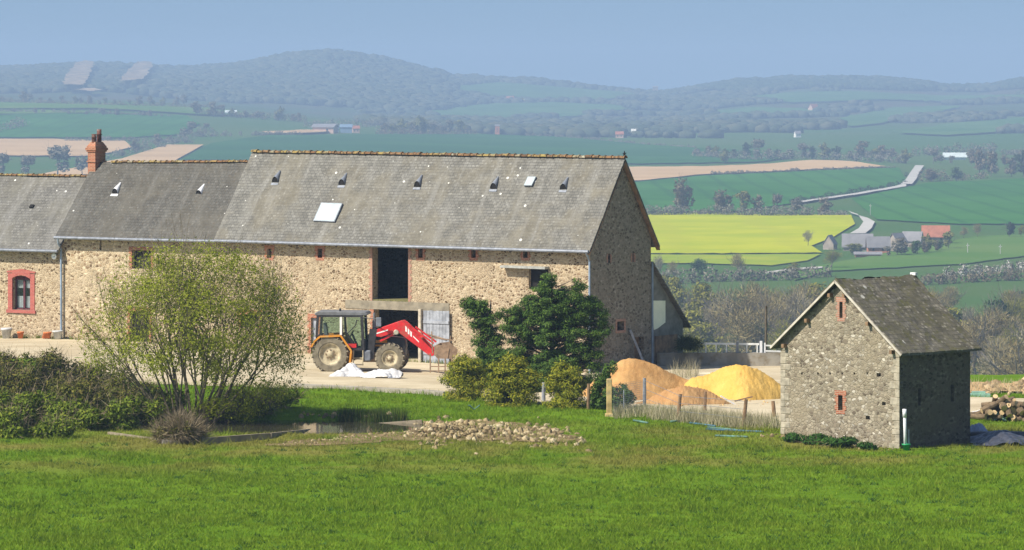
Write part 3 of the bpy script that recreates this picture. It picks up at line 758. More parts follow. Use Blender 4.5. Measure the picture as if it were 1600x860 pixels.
wm = leafmat('hill wood', [(0, (.045, .065, .04)), (.5, (.065, .08, .05)), (1, (.10, .105, .065))], 0, 1)
wmd = leafmat('hill wood dark', [(0, (.025, .045, .025)), (.6, (.04, .065, .035)), (1, (.06, .08, .04))], 0, 1)
def nz2(x, y, s): return math.sin(x / s + 1.7 * math.sin(y / s * .7)) * math.sin(y / s * 1.3 + 1.1 * math.sin(x / s * .6))
random.seed(8)
woodland('hill_woodland', 24000, 5400, 7350, lambda u, v, x, Y: (u < 760 and (v < 172 or nz2(x, Y, 90) > .0)) or (u >= 760 and nz2(x, Y, 110) > .32) or Y > 7080, wm, 6.5)
woodland('dark_hill_woodland', 6000, 6500, 7350, lambda u, v, x, Y: 1050 < u and v < 146 - abs(u - 1300) * .02, wmd, 6.5)
woodland('valley_scrub', 4500, 3700, 5500, lambda u, v, x, Y: u > 560 and nz2(x, Y, 75) > .45, wm, 6.0)

for L_ in protos.values():
    for pr in L_:
        if pr.name not in used:
            for ch in list(pr.children): bpy.data.objects.remove(ch)
            bpy.data.objects.remove(pr)
# ------------------------------------------------------------------ far houses
HM = {'pink': plain('pinkish render', (.55, .38, .30), .9, .1, .3), 'white': plain('white render', (.78, .76, .72), .9, .08, .3), 'stone': plain('far stone', (.34, .29, .25), .9, .2, .6),
      'slate': plain('far slate', (.22, .215, .23), .8, .12, .5), 'red': plain('red tiles', (.36, .14, .085), .85, .2, .5), 'blue': plain('blue grey sheet', (.16, .24, .34), .6, .1, .4),
      'brickfar': plain('far brick', (.45, .19, .12), .9, .15, .5), 'pale': plain('pale sheet', (.55, .62, .62), .5, .1, .4)}
M['concrete_pole'] = plain('pale concrete pole', (.45, .45, .43), .9, .1, 1)
M['far_dark'] = plain('dark far opening', (.03, .03, .035), .9, .1, 1)
def far_house(name, label, u, v, wpx, hpx, rpx, wall, roof, rz=0.0, depth=.6, cat='house', openings=((-.25, .35), (.2, .35)), group=None):
    p = GF(u, v); k = p.y / F; w = wpx * k; h = hpx * k; r = rpx * k; dp = w * depth
    o = thing(name, label, cat, (p.x, p.y, p.z), rz, group)
    mb = MB(); x, y = w / 2, dp / 2
    mb.box(-x, x, -y, y, -1.5, h)
    n = len(mb.v); mb.v += [(-x, -y, h), (-x, y, h), (-x, 0, h + r), (x, -y, h), (x, y, h), (x, 0, h + r)]
    mb.f += [(n, n + 1, n + 2), (n + 3, n + 5, n + 4)]
    mb.build('wall', HM[wall], o)
    ov = .06 * w; t = .04 * w; mb = MB(); sl = r / y
    for sgn in (-1, 1):
        mb.prism([(0, 0)], 0, 0) if False else None
        a = [(-x - ov, 0, h + r + t), (x + ov, 0, h + r + t), (x + ov, sgn * (y + ov), h - ov * sl + t), (-x - ov, sgn * (y + ov), h - ov * sl + t)]
        b = [(q[0], q[1], q[2] - t * .8) for q in a]
        mb.poly(a); mb.poly(b)
        for i in range(4): mb.poly([a[i], a[(i + 1) % 4], b[(i + 1) % 4], b[i]])
    mb.build('roof', HM[roof], o)
    for fx, s in openings:
        m2 = MB(); m2.box(fx * w - .05 * w, fx * w + .05 * w, -y - .08, -y - .01, h * .35, h * .35 + .5 * h * s * 2); m2.build('window', M['far_dark'], o)
    return o
far_house('farmhouse', 'small pointed gable farmhouse at the rapeseed corner', 1297, 390, 19, 9, 13, 'stone', 'slate', math.radians(68), .9)
far_house('farm_building', 'long grey roofed farm building right of the gabled farmhouse', 1340, 392, 44, 10, 15, 'stone', 'slate', math.radians(-6), .35)
far_house('farm_building', 'brown walled farm building in the middle of the far farm', 1372, 396, 34, 12, 13, 'brickfar', 'slate', math.radians(4), .4)
far_house('farm_building', 'grey steep roofed building beside the far farm chimney', 1402, 392, 26, 13, 14, 'stone', 'slate', math.radians(50), .8)
far_house('farm_building', 'grey lean roofed barn at the right end of the far farm', 1426, 386, 30, 11, 12, 'stone', 'slate', math.radians(-25), .5)
far_house('red_roofed_barn', 'red tiled barn standing at the right end of the far farm', 1462, 382, 40, 14, 14, 'stone', 'red', math.radians(-3), .5)
far_house('low_wall_shed', 'low brown brick shed in front of the far farm', 1356, 402, 40, 5, 2, 'brickfar', 'slate', 0, .15, 'shed', ())
far_house('farm_shed', 'long low shed with pinkish end wall in the far hamlet', 508, 208, 34, 9, 4, 'pink', 'slate', math.radians(-14), .7, 'shed', ((.2, .4),))
far_house('farm_shed', 'blue grey hangar in the far hamlet', 541, 208, 18, 9, 4, 'blue', 'blue', 0, .8, 'shed', ())
far_house('farmhouse', 'white gabled house next to the blue hangar', 525, 207, 9, 9, 3, 'white', 'slate', math.radians(70), .8, 'house', ((0, .3),))
far_house('farmhouse', 'pale house at the right end of the far hamlet', 556, 208, 11, 7, 4, 'pink', 'red', math.radians(12), .7, 'house')
far_house('farm_shed', 'grey roofed shed alone in the upper left pasture', 361, 181, 17, 5, 3, 'pale', 'pale', 0, .6, 'shed', ())
far_house('brick_tower', 'narrow brick tower at the edge of the dark wheat', 777, 211, 7, 14, 2, 'brickfar', 'slate', 0, .9, 'tower', ((0, .4),))
far_house('glasshouse', 'pale long glasshouse among the right hand trees', 1492, 250, 34, 5, 5, 'pale', 'pale', math.radians(-4), .4, 'greenhouse', ())
far_house('farmhouse', 'pinkish house on the right hand hill slope', 1271, 175, 13, 6, 6, 'pink', 'red', math.radians(40), .8)
far_house('farmhouse', 'tiny white house right of the pinkish hill house', 1306, 173, 7, 4, 3, 'white', 'slate', 0, .8, 'house', ())
far_house('farmhouse', 'white house in the valley trees above the ploughed strip', 1246, 215, 9, 6, 4, 'white', 'slate', math.radians(20), .8, 'house', ())
far_house('farmhouse', 'pink house above the middle of the dark wheat', 968, 216, 12, 6, 4, 'pink', 'red', 0, .7)
far_house('farmhouse', 'white topped house above the dark wheat near the pink one', 990, 211, 7, 5, 4, 'white', 'white', 0, .8, 'house', ())
far_house('farmhouse', 'small pinkish house left above the dark wheat', 880, 213, 9, 4, 3, 'pink', 'red', 0, .7, 'house', ())
far_house('farmhouse', 'white dot of a house at the top of the dark wheat', 842, 212, 5, 4, 2, 'white', 'white', 0, .8, 'house', ())
far_house('farmhouse', 'pink house on the slope right of the big hill', 797, 161, 11, 6, 4, 'pink', 'red', 0, .7, 'house', ())
far_house('hilltop_tower', 'tiny square tower in the saddle between the hills', 1024, 150, 8, 13, 2, 'stone', 'slate', 0, .9, 'tower', ())
for u, v, lb in ((1512, 397, 'white pole in the wheat below the reddish trees'), (1563, 399, 'taller white pole in the wheat below the evergreen'), (1360, 336, 'thin pale pole beside the lane bend')):
    p = GF(u, v); mb = MB(); L = 17 * p.y / F; mb.tube([(0, 0, -.3), (0, 0, L)], [.14, .1], 6); mb.box(-.5, .5, -.05, .05, L - .8, L - .6)
    tag(mb.build('utility_pole', M['concrete_pole'], None, loc=p), lb, 'pole')

# ------------------------------------------------------------------ the farm buildings
TH = math.radians(33)
E1 = Vector((math.cos(TH), -math.sin(TH))); E2 = Vector((math.sin(TH), math.cos(TH)))
R0 = Vector(((922 - 800) / F * 208, 208))
class Frame:
    def __init__(s, o, th): s.o = Vector(o); s.e1 = Vector((math.cos(th), -math.sin(th))); s.e2 = Vector((math.sin(th), math.cos(th))); s.th = th
    def loc(s, p): q = Vector((p[0], p[1])) - s.o; return Vector((q.dot(s.e1), q.dot(s.e2), p[2]))
    def wor(s, x, y, z=0): q = s.o + s.e1 * x + s.e2 * y; return Vector((q.x, q.y, z))
    def plane(s, u, v, n, c):
        """local point where the ray of a pixel meets local plane n.p = c"""
        a = s.loc(Vector((0, 0, HC))); b = s.loc(Vector(((u - 800) / F, 1, HC + (VH - v) / F))); dd = b - a; n = Vector(n)
        return a + dd * ((c - n.dot(a)) / n.dot(dd))
    def fy(s, u, v, y=0): return s.plane(u, v, (0, 1, 0), y)
    def fx(s, u, v, x=0): return s.plane(u, v, (1, 0, 0), x)
FB = Frame(R0, TH)
D = FB.fx(1017, 400).y
def z_on(x, y, v):  # height of a local point seen on row v
    p = FB.wor(x, y); return HC + (VH - v) * p.y / F
OV = .42
zeR, zrR = z_on(.22, -OV, 391), z_on(.22, D / 2, 247)
XA = FB.fy(345, 373).x                      # left end of the barn
XB = FB.fy(100, 400).x                      # left end of the middle house
zeL, zrL = z_on(XA, -OV, 374), z_on(XA, D / 2, 237.5)
zeB = z_on(XB, -OV, 369); zrBr = z_on(XA, D / 2, 253); zrBl = z_on(XB, D / 2, 253.5)
XC = XB - 9.0
zeCr = z_on(XB, -OV, 390.5); zrC = z_on(XB, D / 2, 276)
def lerp(a, b, t): return a + (b - a) * t

def wall_cells(mb, fn, a0, a1, b0, b1, holes, depth=.45):
    A = sorted({a0, a1, *[h[0] for h in holes], *[h[1] for h in holes]}); B = sorted({b0, b1, *[h[2] for h in holes], *[h[3] for h in holes]})
    A = [x for x in A if a0 <= x <= a1]; B = [x for x in B if b0 <= x <= b1]
    for i in range(len(A) - 1):
        for j in range(len(B) - 1):
            ca, cb = (A[i] + A[i + 1]) / 2, (B[j] + B[j + 1]) / 2
            if any(h[0] < ca < h[1] and h[2] < cb < h[3] for h in holes): continue
            mb.poly([fn(A[i], B[j], 0), fn(A[i + 1], B[j], 0), fn(A[i + 1], B[j + 1], 0), fn(A[i], B[j + 1], 0)])
    for h in holes:
        for (p, q) in (((h[0], h[2]), (h[1], h[2])), ((h[1], h[2]), (h[1], h[3])), ((h[1], h[3]), (h[0], h[3])), ((h[0], h[3]), (h[0], h[2]))):
            mb.poly([fn(*p, 0), fn(*q, 0), fn(*q, depth), fn(*p, depth)])
front = lambda a, b, d_: (a, d_, b)
def slope(mb, x0, x1, ye, yr, ze0, ze1, zr0, zr1, t=.1, nx=40, ny=10, wob=.02, seed=0):
    """one roof slope as a slab between eave (ye) and ridge (yr); ends 0 and 1"""
    r = np.random.default_rng(seed); n0 = len(mb.v); W = r.normal(0, wob, (nx + 1, ny + 1))
    W = (W + np.roll(W, 1, 0) + np.roll(W, -1, 0) + np.roll(W, 1, 1)) / 2.2
    for dz in (0, -t):
        for i in range(nx + 1):
            for j in range(ny + 1):
                s, q = i / nx, j / ny
                z = lerp(lerp(ze0, ze1, s), lerp(zr0, zr1, s), q) + (W[i, j] if 0 < j else W[i, j] * .3)
                mb.v.append((lerp(x0, x1, s), lerp(ye, yr, q), z + dz))
    k = (nx + 1) * (ny + 1); I = lambda i, j: n0 + i * (ny + 1) + j
    for i in range(nx):
        for j in range(ny):
            mb.f.append((I(i, j), I(i + 1, j), I(i + 1, j + 1), I(i, j + 1))); mb.f.append((k + I(i, j), k + I(i, j + 1), k + I(i + 1, j + 1), k + I(i + 1, j)))
        mb.f.append((I(i, 0), k + I(i, 0), k + I(i + 1, 0), I(i + 1, 0)))
    for j in range(ny):
        mb.f.append((I(0, j), I(0, j + 1), k + I(0, j + 1), k + I(0, j))); mb.f.append((I(nx, j), k + I(nx, j), k + I(nx, j + 1), I(nx, j + 1)))
def ridge_tiles(parent, x0, x1, y, z0, z1, r=.12, step=.36):
    mb = MB(); n = int((x1 - x0) / step)
    for i in range(n):
        a, b = x0 + (x1 - x0) * i / n, x0 + (x1 - x0) * (i + .985) / n
        dz = random.uniform(-.012, .012); rr = r * random.uniform(.95, 1.08); b0 = len(mb.v)
        for x, kk in ((a, 1.0), (b - .06, 1.0), (b - .06, 1.28), (b, 1.28)):
            zc = lerp(z0, z1, (x - x0) / (x1 - x0)) + dz
            for k in range(7):
                w = math.pi * k / 6; mb.v.append((x, y + rr * kk * math.cos(w) * 1.05, zc + rr * kk * math.sin(w) * .85))
        for s in range(3):
            for k in range(6): mb.f.append((b0 + s * 7 + k, b0 + s * 7 + k + 1, b0 + (s + 1) * 7 + k + 1, b0 + (s + 1) * 7 + k))
    mb.build('ridge_tiles', M['ridge'], parent)
def surround(parent, fnbox, a0, a1, b0, b1, w, mat, name='brick_surround', sides='lrtb', wt=None, irregular=True):
    """frame of bricks round an opening; fnbox(mb,a0,a1,b0,b1) adds a proud slab"""
    if irregular and 't' not in sides and 'b' not in sides and len(sides) == 2:
        surround(parent, fnbox, a0, a1, b0, b1, w, mat, 'brick_jamb', 'l', wt); return surround(parent, fnbox, a0, a1, b0, b1, w, mat, 'brick_jamb', 'r', wt)
    mb = MB(); wt = wt or w
    if irregular:
        z = b0 - (w * .8 if 'b' in sides else 0); k = 0
        while z < b1 - .01:
            z2 = min(z + .15, b1); e = w * (1.0 if k % 2 else .62)
            if 'l' in sides: fnbox(mb, a0 - e, a0, z, z2)
            if 'r' in sides: fnbox(mb, a1, a1 + e, z, z2)
            z = z2; k += 1
    else:
        if 'l' in sides: fnbox(mb, a0 - w, a0, b0, b1)
        if 'r' in sides: fnbox(mb, a1, a1 + w, b0, b1)
    if 't' in sides: fnbox(mb, a0 - w, a1 + w, b1, b1 + wt)
    if 'b' in sides: fnbox(mb, a0, a1, b0 - wt * .8, b0) if irregular else fnbox(mb, a0 - w, a1 + w, b0 - wt, b0)
    return mb.build(name, mat, parent)
fbx = lambda mb, a0, a1, b0, b1: mb.box(a0, a1, -.018, .05, b0, b1)
gbx = lambda mb, a0, a1, b0, b1: mb.box(-.05, .018, a0, a1, b0, b1)
def rect_f(u0, v0, u1, v1):
    a = FB.fy(u0, v1); b = FB.fy(u1, v0); return [a.x, b.x, a.z, b.z]
def rect_g(u0, v0, u1, v1, x=0):
    a = FB.fx(u0, v1, x); b = FB.fx(u1, v0, x); return [a.y, b.y, a.z, b.z]
def roof_vent(parent, x, y, z, pitch, mat, r=.19):
    """zinc hood with an upright mouth that looks out over the eave"""
    mb = MB(); k = 8; tp = math.tan(pitch); R = Matrix.Translation((x, y, z)) @ Matrix.Rotation(pitch, 4, 'X')
    def ring(y0, rr, hh, lean): return [R @ Vector((rr * math.cos(math.pi * i / k), y0 + lean * hh * math.sin(math.pi * i / k), hh * math.sin(math.pi * i / k) + .015)) for i in range(k + 1)]
    for q in (ring(-.3, r, .2, tp * .9), ring(.42, .04, .03, 1)): mb.v += [tuple(p) for p in q]
    for i in range(k): mb.f.append((i, i + 1, k + 2 + i, k + 1 + i))
    o = mb.build('roof_vent', mat, parent)
    m2 = MB(); m2.poly(ring(-.25, r * .94, .185, tp * .9)); m2.build('vent_mouth', M['black'], o)
    m3 = MB(); m3.box(-r * 1.1, r * 1.1, -.42, -.29, .0, .02, R); m3.build('flashing', mat, o)
def roof_light(parent, pts, R3, mat_frame, mat_glass):
    """pts: four local corners (tl,tr,br,bl) on the slope"""
    nn = (pts[1] - pts[0]).cross(pts[3] - pts[0]).normalized()
    if nn.z < 0: nn = -nn
    c = sum(pts, Vector()) / 4
    mb = MB(); a = [p + nn * .0 for p in pts]; b = [p + nn * .10 for p in pts]
    mb.poly(b)
    for i in range(4): mb.poly([a[i], a[(i + 1) % 4], b[(i + 1) % 4], b[i]])
    o = mb.build('roof_light', mat_frame, parent)
    ins = [c + (p - c) * .93 + nn * .104 for p in pts]; m2 = MB(); m2.poly(ins); m2.build('pane', mat_glass, o)
    return o
def pitch_of(ze, zr): return math.atan2(zr - ze, D / 2 + OV)
def roof_pt(u, v, ze, zr, y0=-OV, y1=None):
    y1 = D / 2 if y1 is None else y1; s = (zr - ze) / (y1 - y0)
    return FB.plane(u, v, (0, -s, 1), ze - s * y0)
def gutter(parent, x0, x1, z0, z1, mat, y=-OV - .05):
    mb = MB(); mb.tube([(x0, y, z0), ((x0 + x1) / 2, y, (z0 + z1) / 2 - .01), (x1, y, z1)], .075, 8); return mb.build('gutter', mat, parent)

# --- long barn
barn = thing('stone_barn', 'long stone barn with slate roof, open hayloft and open barn door', 'barn', (R0.x, R0.y, 0), -TH)
hayloft = rect_f(582, 383, 638, 470); hayloft[3] = 5.4
gdoor = rect_f(584, 486, 659, 571); gdoor[2] = -.35
slits = [rect_f(u - 3.5, 389, u + 3.5, 403) for u in (421, 500, 657, 740, 821)]
rwin = rect_f(826, 420, 857, 452); sdoor = rect_f(486, 497, 497.5, 560); sdoor[2] = -.3
awin = rect_f(376, 492, 404, 512)
holes = [hayloft, gdoor, rwin, sdoor, awin] + slits
mb = MB(); wall_cells(mb, front, XA, 0, -1.5, min(zeL, zeR) + .35, holes); mb.build('front_wall', M['stone_front'], barn)
zE = lerp(zeR, zrR, OV / (D / 2 + OV)) - .06   # wall plate height
gs = [rect_g(949.5, 397, 953.5, 411), rect_g(987.5, 396, 991, 410)]; gw = rect_g(964, 502, 975, 517); gd = rect_g(991, 526, 1006, 575); gd[2] = -.6
mb = MB(); gable = lambda a, b, d_: (-d_, a, b)
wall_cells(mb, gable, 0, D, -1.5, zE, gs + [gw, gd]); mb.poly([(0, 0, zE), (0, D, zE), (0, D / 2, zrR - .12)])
mb.build('gable_wall', M['stone_gable_shaded'], barn)
mb = MB(); mb.poly([(XA, D, -1.5), (0, D, -1.5), (0, D, zE), (XA, D, zE)]); mb.poly([(XA, 0, -1.5), (XA, D, -1.5), (XA, D, zE), (XA, D / 2, zrL - .14), (XA, 0, zE)]); mb.build('rear_wall', M['stone_gable_shaded'], barn)
mb = MB(); slope(mb, XA - .1, .25, -OV, D / 2, zeL, zeR, zrL, zrR, .09, 60, 14, .022, 3); slope(mb, XA - .1, .25, D + OV, D / 2, zeL, zeR, zrL, zrR, .09, 20, 4, .01, 4)
mb.build('roof', M['slate_barn'], barn)
ridge_tiles(barn, XA - .1, .28, D / 2, zrL - .01, zrR - .01)
for sgn in (0, 1):
    mb = MB(); y0, y1 = (-OV, D / 2) if sgn == 0 else (D + OV, D / 2)
    mb.beam((.16, y0, zeR - .2), (.16, y1, zrR - .2), .05, .2, (1, 0, 0)); mb.build('verge_board', M['wood_brown'], barn)
gutter(barn, XA, .2, zeL - .08, zeR - .08, M['zinc'])
mb = MB(); mb.box(XA + .3, -.02, .05, D - .05, 2.55, 2.7); mb.build('loft_floor', M['wood_brown'], barn)
mb = MB(); mb.box(hayloft[0], hayloft[1], .02, 1.6, hayloft[2] - .02, hayloft[2] + .06); mb.build('hay', M['hay'], barn)
a = FB.fy(540, 485); b = FB.fy(702, 472)
mb = MB(); mb.box(a.x, b.x, -.03, .3, gdoor[3], hayloft[2]); mb.build('concrete_lintel', M['lintel'], barn)
surround(barn, fbx, *hayloft, .2, M['brick_pale'], sides='lr')
surround(barn, fbx, *gdoor, .22, M['brick'], sides='lr')
for s in slits: surround(barn, fbx, *s, .17, M['brick'])
surround(barn, fbx, *awin, .22, M['brick'], sides='lrt')
surround(barn, fbx, *sdoor, .2, M['brick'], sides='lrt')
mb = MB(); a = FB.fy(788, 418); b = FB.fy(858, 418); mb.prism([(a.x, a.z), (b.x, a.z - .02), (b.x, a.z + .09), (a.x, a.z + .1)], -.38, -.005); mb.build('door_canopy', M['pot_lead'], barn)
mb = MB(); mb.box(rwin[0], rwin[1], .2, .26, rwin[2], rwin[3]); mb.build('dark_window_board', M['black'], barn)  # black board paints the dark of the window opening
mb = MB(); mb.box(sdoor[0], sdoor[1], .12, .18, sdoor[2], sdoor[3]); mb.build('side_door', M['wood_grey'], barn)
mb = MB(); mb.box(awin[0], awin[1], .15, .2, awin[2], awin[3]); mb.build('arched_window', M['black'], barn)  # black board paints the dark void under the arch
for s in gs: surround(barn, gbx, *s, .12, M['brick_pale'], sides='lr')
surround(barn, gbx, *gw, .12, M['brick_pale'], irregular=False)
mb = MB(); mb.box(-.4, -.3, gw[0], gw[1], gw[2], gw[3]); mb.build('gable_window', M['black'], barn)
mb = MB(); mb.box(-.4, -.3, gd[0], gd[1], gd[2], gd[3]); mb.build('gable_door', M['wood_brown'], barn)
pt = pitch_of(zeR, zrR)
for u, v in ((433, 279), (537, 283), (655, 286), (774, 289), (883, 290)):
    t = (u - 345) / (928 - 345); q = roof_pt(u, v, lerp(zeL, zeR, t), lerp(zrL, zrR, t)); roof_vent(barn, q.x, q.y, q.z + .01, pt, M['zinc'])
for px in (((503, 318.5), (536.5, 319.5), (524, 348.5), (490.5, 347)), ((826, 278), (839, 278), (832, 292), (819.5, 292))):
    t = (px[0][0] - 345) / (928 - 345); pts = [roof_pt(u, v, lerp(zeL, zeR, t), lerp(zrL, zrR, t)) for u, v in px]
    roof_light(barn, pts, None, M['zinc'], M['skylight'])
for u0, v0, v1, y in ((922.5, 397, 590, -.14),):
    q = FB.fy(u0, v0, y); q1 = FB.fy(u0, v1, y); mb = MB(); mb.tube([(q.x - .05, -OV - .03, zeR - .12), (q.x - .05, -.3, zeR - .3), (q.x - .05, y, zeR - .55), (q.x - .05, y, -.6)], .05, 8); mb.build('drainpipe', M['pipe_blue'], barn)
mb = MB(); mb.tube([(.2, D / 2, zrR + .08), (.2, D / 2, zrR + .32)], [.06, .02], 6); mb.tube([(.12, D / 2, zrR + .2), (.3, D / 2, zrR + .22)], [.03, .02], 5); mb.build('finial', M['black'], barn)
# --- middle house
mid = thing('stone_cottage', 'middle stone building with darker slate roof and red brick chimney', 'house', (R0.x, R0.y, 0), -TH)
bslit = rect_f(155.5, 374, 158.5, 391); bwin = rect_f(206, 392, 236, 420); bdoor = rect_f(203, 487, 233, 548)
mb = MB(); wall_cells(mb, front, XB, XA - .003, -1.5, zeB + .4, [bslit, bwin, bdoor]); mb.build('front_wall', M['stone_mid'], mid)
sl = (zrBl - zeB) / (D / 2 + OV); zEB = zeB + sl * OV - .06
mb = MB(); mb.poly([(XB, 0, -1.5), (XB, D, -1.5), (XB, D, zEB), (XB, D / 2, zrBl - .12), (XB, 0, zEB)]); mb.poly([(XB, D, -1.5), (XA, D, -1.5), (XA, D, zEB), (XB, D, zEB)]); mb.build('side_wall', M['stone_mid'], mid)
mb = MB(); slope(mb, XB - .22, XA - .1, -OV, D / 2, zeB, zeL - .02, zrBl, zrBr, .09, 30, 12, .02, 7); slope(mb, XB - .22, XA - .1, D + OV, D / 2, zeB, zeL - .02, zrBl, zrBr, .09, 12, 4, .01, 8)
mb.build('roof', M['slate_mid'], mid)
ridge_tiles(mid, XB + .9, XA - .1, D / 2, zrBl - .01, zrBr - .01, .1, .34)
gutter(mid, XB - .25, XA, zeB - .08, zeL - .1, M['zinc'])
surround(mid, fbx, *bwin, .18, M['brick'], sides='lrt')
surround(mid, fbx, *bdoor, .2, M['brick'], sides='lrt')
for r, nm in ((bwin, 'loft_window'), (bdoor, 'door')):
    mb = MB(); mb.box(r[0], r[1], .2, .26, r[2], r[3]); mb.build(nm, M['black'], mid)  # black boards paint the dark void of doorway and loft opening
for u, v in ((183, 297), (314, 299.5)):
    q = roof_pt(u, v, zeB, zrBl); roof_vent(mid, q.x, q.y, q.z + .01, pitch_of(zeB, zrBl), M['zinc_pale'], .2)
q = FB.fy(151, 230, D / 2); cx = q.x; ztop = FB.fy(150, 222, D / 2).z; zb = FB.fy(150, 270, D / 2).z
ch = link('chimney', None, mid)
mb = MB(); y = D / 2
def cbox(ex, z0, z1): mb.box(cx - .24 - ex, cx + .24 + ex, y - .42 - ex, y + .42 + ex, z0, z1)
cbox(0, zb - .8, ztop - .42); cbox(.045, ztop - 1.02, ztop - .95); cbox(.05, ztop - .5, ztop - .42); cbox(.09, ztop - .42, ztop - .3); cbox(.04, ztop - .3, ztop - .2)
n0 = len(mb.v); mb.v += [(cx + sx * .26, y + sy * .44, ztop - .2) for sx, sy in ((-1, -1), (1, -1), (1, 1), (-1, 1))] + [(cx + sx * .16, y + sy * .3, ztop) for sx, sy in ((-1, -1), (1, -1), (1, 1), (-1, 1))]
mb.f += [(n0, n0 + 1, n0 + 5, n0 + 4), (n0 + 1, n0 + 2, n0 + 6, n0 + 5), (n0 + 2, n0 + 3, n0 + 7, n0 + 6), (n0 + 3, n0, n0 + 4, n0 + 7), (n0 + 4, n0 + 5, n0 + 6, n0 + 7)]
mb.build('stack', M['brick'], ch)
M['pot_dark'] = plain('sooty clay pot', (.12, .05, .04), .7, .3, 6, dirt=(.35, .3, .25))
for dx, h in ((-.22, .4), (.2, .64)):
    mb = MB(); mb.lathe([(.13, 0), (.12, h * .55), (.16, h * .6), (.11, h * .66), (.13, h), (.09, h), (.09, h * .8)], 14, c=(cx, y + dx, ztop)); mb.build('chimney_pot', M['pot_dark'], ch, True)
# --- left house
hs = thing('stone_house', 'lower stone house with crimson framed window at the left edge', 'house', (R0.x, R0.y, 0), -TH)
w0 = rect_f(19.5, 432, 47.5, 484)
mb = MB(); wall_cells(mb, front, XC, XB - .003, -1.5, zeCr + .4, [w0]); mb.build('front_wall', M['stone_front'], hs)
mb = MB(); mb.poly([(XC, D, -1.5), (XB, D, -1.5), (XB, D, zeCr + .4), (XC, D, zeCr + .4)]); mb.poly([(XC, 0, -1.5), (XC, D, -1.5), (XC, D, zeCr + .3), (XC, D / 2, zrC), (XC, 0, zeCr + .3)]); mb.build('rear_wall', M['stone_mid'], hs)
mb = MB(); slope(mb, XC - .2, XB - .02, -OV, D / 2, zeCr, zeCr, zrC, zrC, .09, 24, 12, .02, 9); slope(mb, XC - .2, XB - .02, D + OV, D / 2, zeCr, zeCr, zrC, zrC, .09, 8, 4, .01, 10)
mb.build('roof', M['slate_house'], hs)
ridge_tiles(hs, XC, XB, D / 2, zrC - .01, zrC - .01, .1, .34)
gutter(hs, XC, XB - .05, zeCr - .08, zeCr - .08, M['zinc'])
win = link('window', None, hs)
mb = MB(); ww = .28
fb2 = lambda m, a0, a1, b0, b1: m.box(a0, a1, -.03, .06, b0, b1)
mb = MB()
fb2(mb, w0[0] - ww, w0[0], w0[2], w0[3] + .12); fb2(mb, w0[1], w0[1] + ww, w0[2], w0[3] + .12)
xm = (w0[0] + w0[1]) / 2; wh = (w0[1] - w0[0]) / 2
poly = [(w0[0], w0[3] - .12), (xm - wh * .5, w0[3] + .0), (xm, w0[3] + .04), (xm + wh * .5, w0[3] + .0), (w0[1], w0[3] - .12), (w0[1], w0[3] + .16), (w0[1] + ww + .06, w0[3] + .16), (w0[1] + ww + .06, w0[3] + .24), (xm + wh, w0[3] + .28), (xm, w0[3] + .36), (xm - wh, w0[3] + .28), (w0[0] - ww - .06, w0[3] + .24), (w0[0] - ww - .06, w0[3] + .16), (w0[0], w0[3] + .16)]
mb.prism(poly, -.045, .05); mb.box(w0[0] - ww - .08, w0[1] + ww + .08, -.08, .05, w0[2] - .16, w0[2])
mb.build('brick_frame', M['brick_red'], win)
mb = MB(); y0 = .22
M['frame_dark'] = plain('dark red window frame', (.10, .03, .04), .6, .2, 4)
for a0, a1, b0, b1 in ((w0[0], w0[0] + .08, w0[2], w0[3]), (w0[1] - .08, w0[1], w0[2], w0[3]), (xm - .06, xm + .06, w0[2], w0[3]), (w0[0] + .08, w0[1] - .08, w0[2], w0[2] + .08), (w0[0] + .08, w0[1] - .08, w0[3] - .2, w0[3])):
    mb.box(a0, a1, y0, y0 + .06, b0, b1)
mb.build('frame', M['frame_dark'], win)
mb = MB(); mb.poly([(w0[0], y0 + .03, w0[2]), (w0[1], y0 + .03, w0[2]), (w0[1], y0 + .03, w0[3]), (w0[0], y0 + .03, w0[3])]); mb.build('pane', M['pane'], win)
for b0, b1, wd in ((w0[2] + .1, w0[2] + .68, .42), (w0[3] - .62, w0[3] - .22, .36)):
    for x0, x1 in ((w0[0] + .08, xm - .06), (xm + .06, w0[1] - .08)):
        mb = MB(); k = 8
        for i in range(k):
            a0, a1 = lerp(x0, x1, i / k), lerp(x0, x1, (i + 1) / k); dy = .03 * (i % 2), .03 * ((i + 1) % 2)
            mb.poly([(a0, y0 + .1 + dy[0], b0), (a1, y0 + .1 + dy[1], b0), (a1, y0 + .1 + dy[1], b1), (a0, y0 + .1 + dy[0], b1)])
        mb.build('net_curtain', M['white_paint'], win)
mb = MB(); mb.box(w0[0] - .02, w0[1] + .02, .3, 1.2, w0[2] - .1, w0[2] - .08); mb.build('inner_sill', M['black'], win)
q = roof_pt(50, 323, zeCr, zrC); mb = MB(); R = Matrix.Translation(q) @ Matrix.Rotation(pitch_of(zeCr, zrC), 4, 'X'); mb.box(-.12, .12, -.1, .1, 0, .06, R); mb.build('roof_hatch', M['black'], hs)
xp = XB - .06
mb = MB(); mb.tube([(xp + .05, -OV - .05, zeB - .12), (xp - .02, -.36, zeB - .35), (xp, -.16, zeB - .7), (xp, -.14, .05)], .06, 8); mb.build('drainpipe', M['pipe_blue'], hs)
mb = MB(); mb.lathe([(.02, -.02), (.13, -.02), (.16, -.1), (.1, -.12), (.02, -.06)], 14, 'y', (xp - .45, -.08, zeCr - .35)); mb.build('wall_lamp', M['white_paint'], hs)
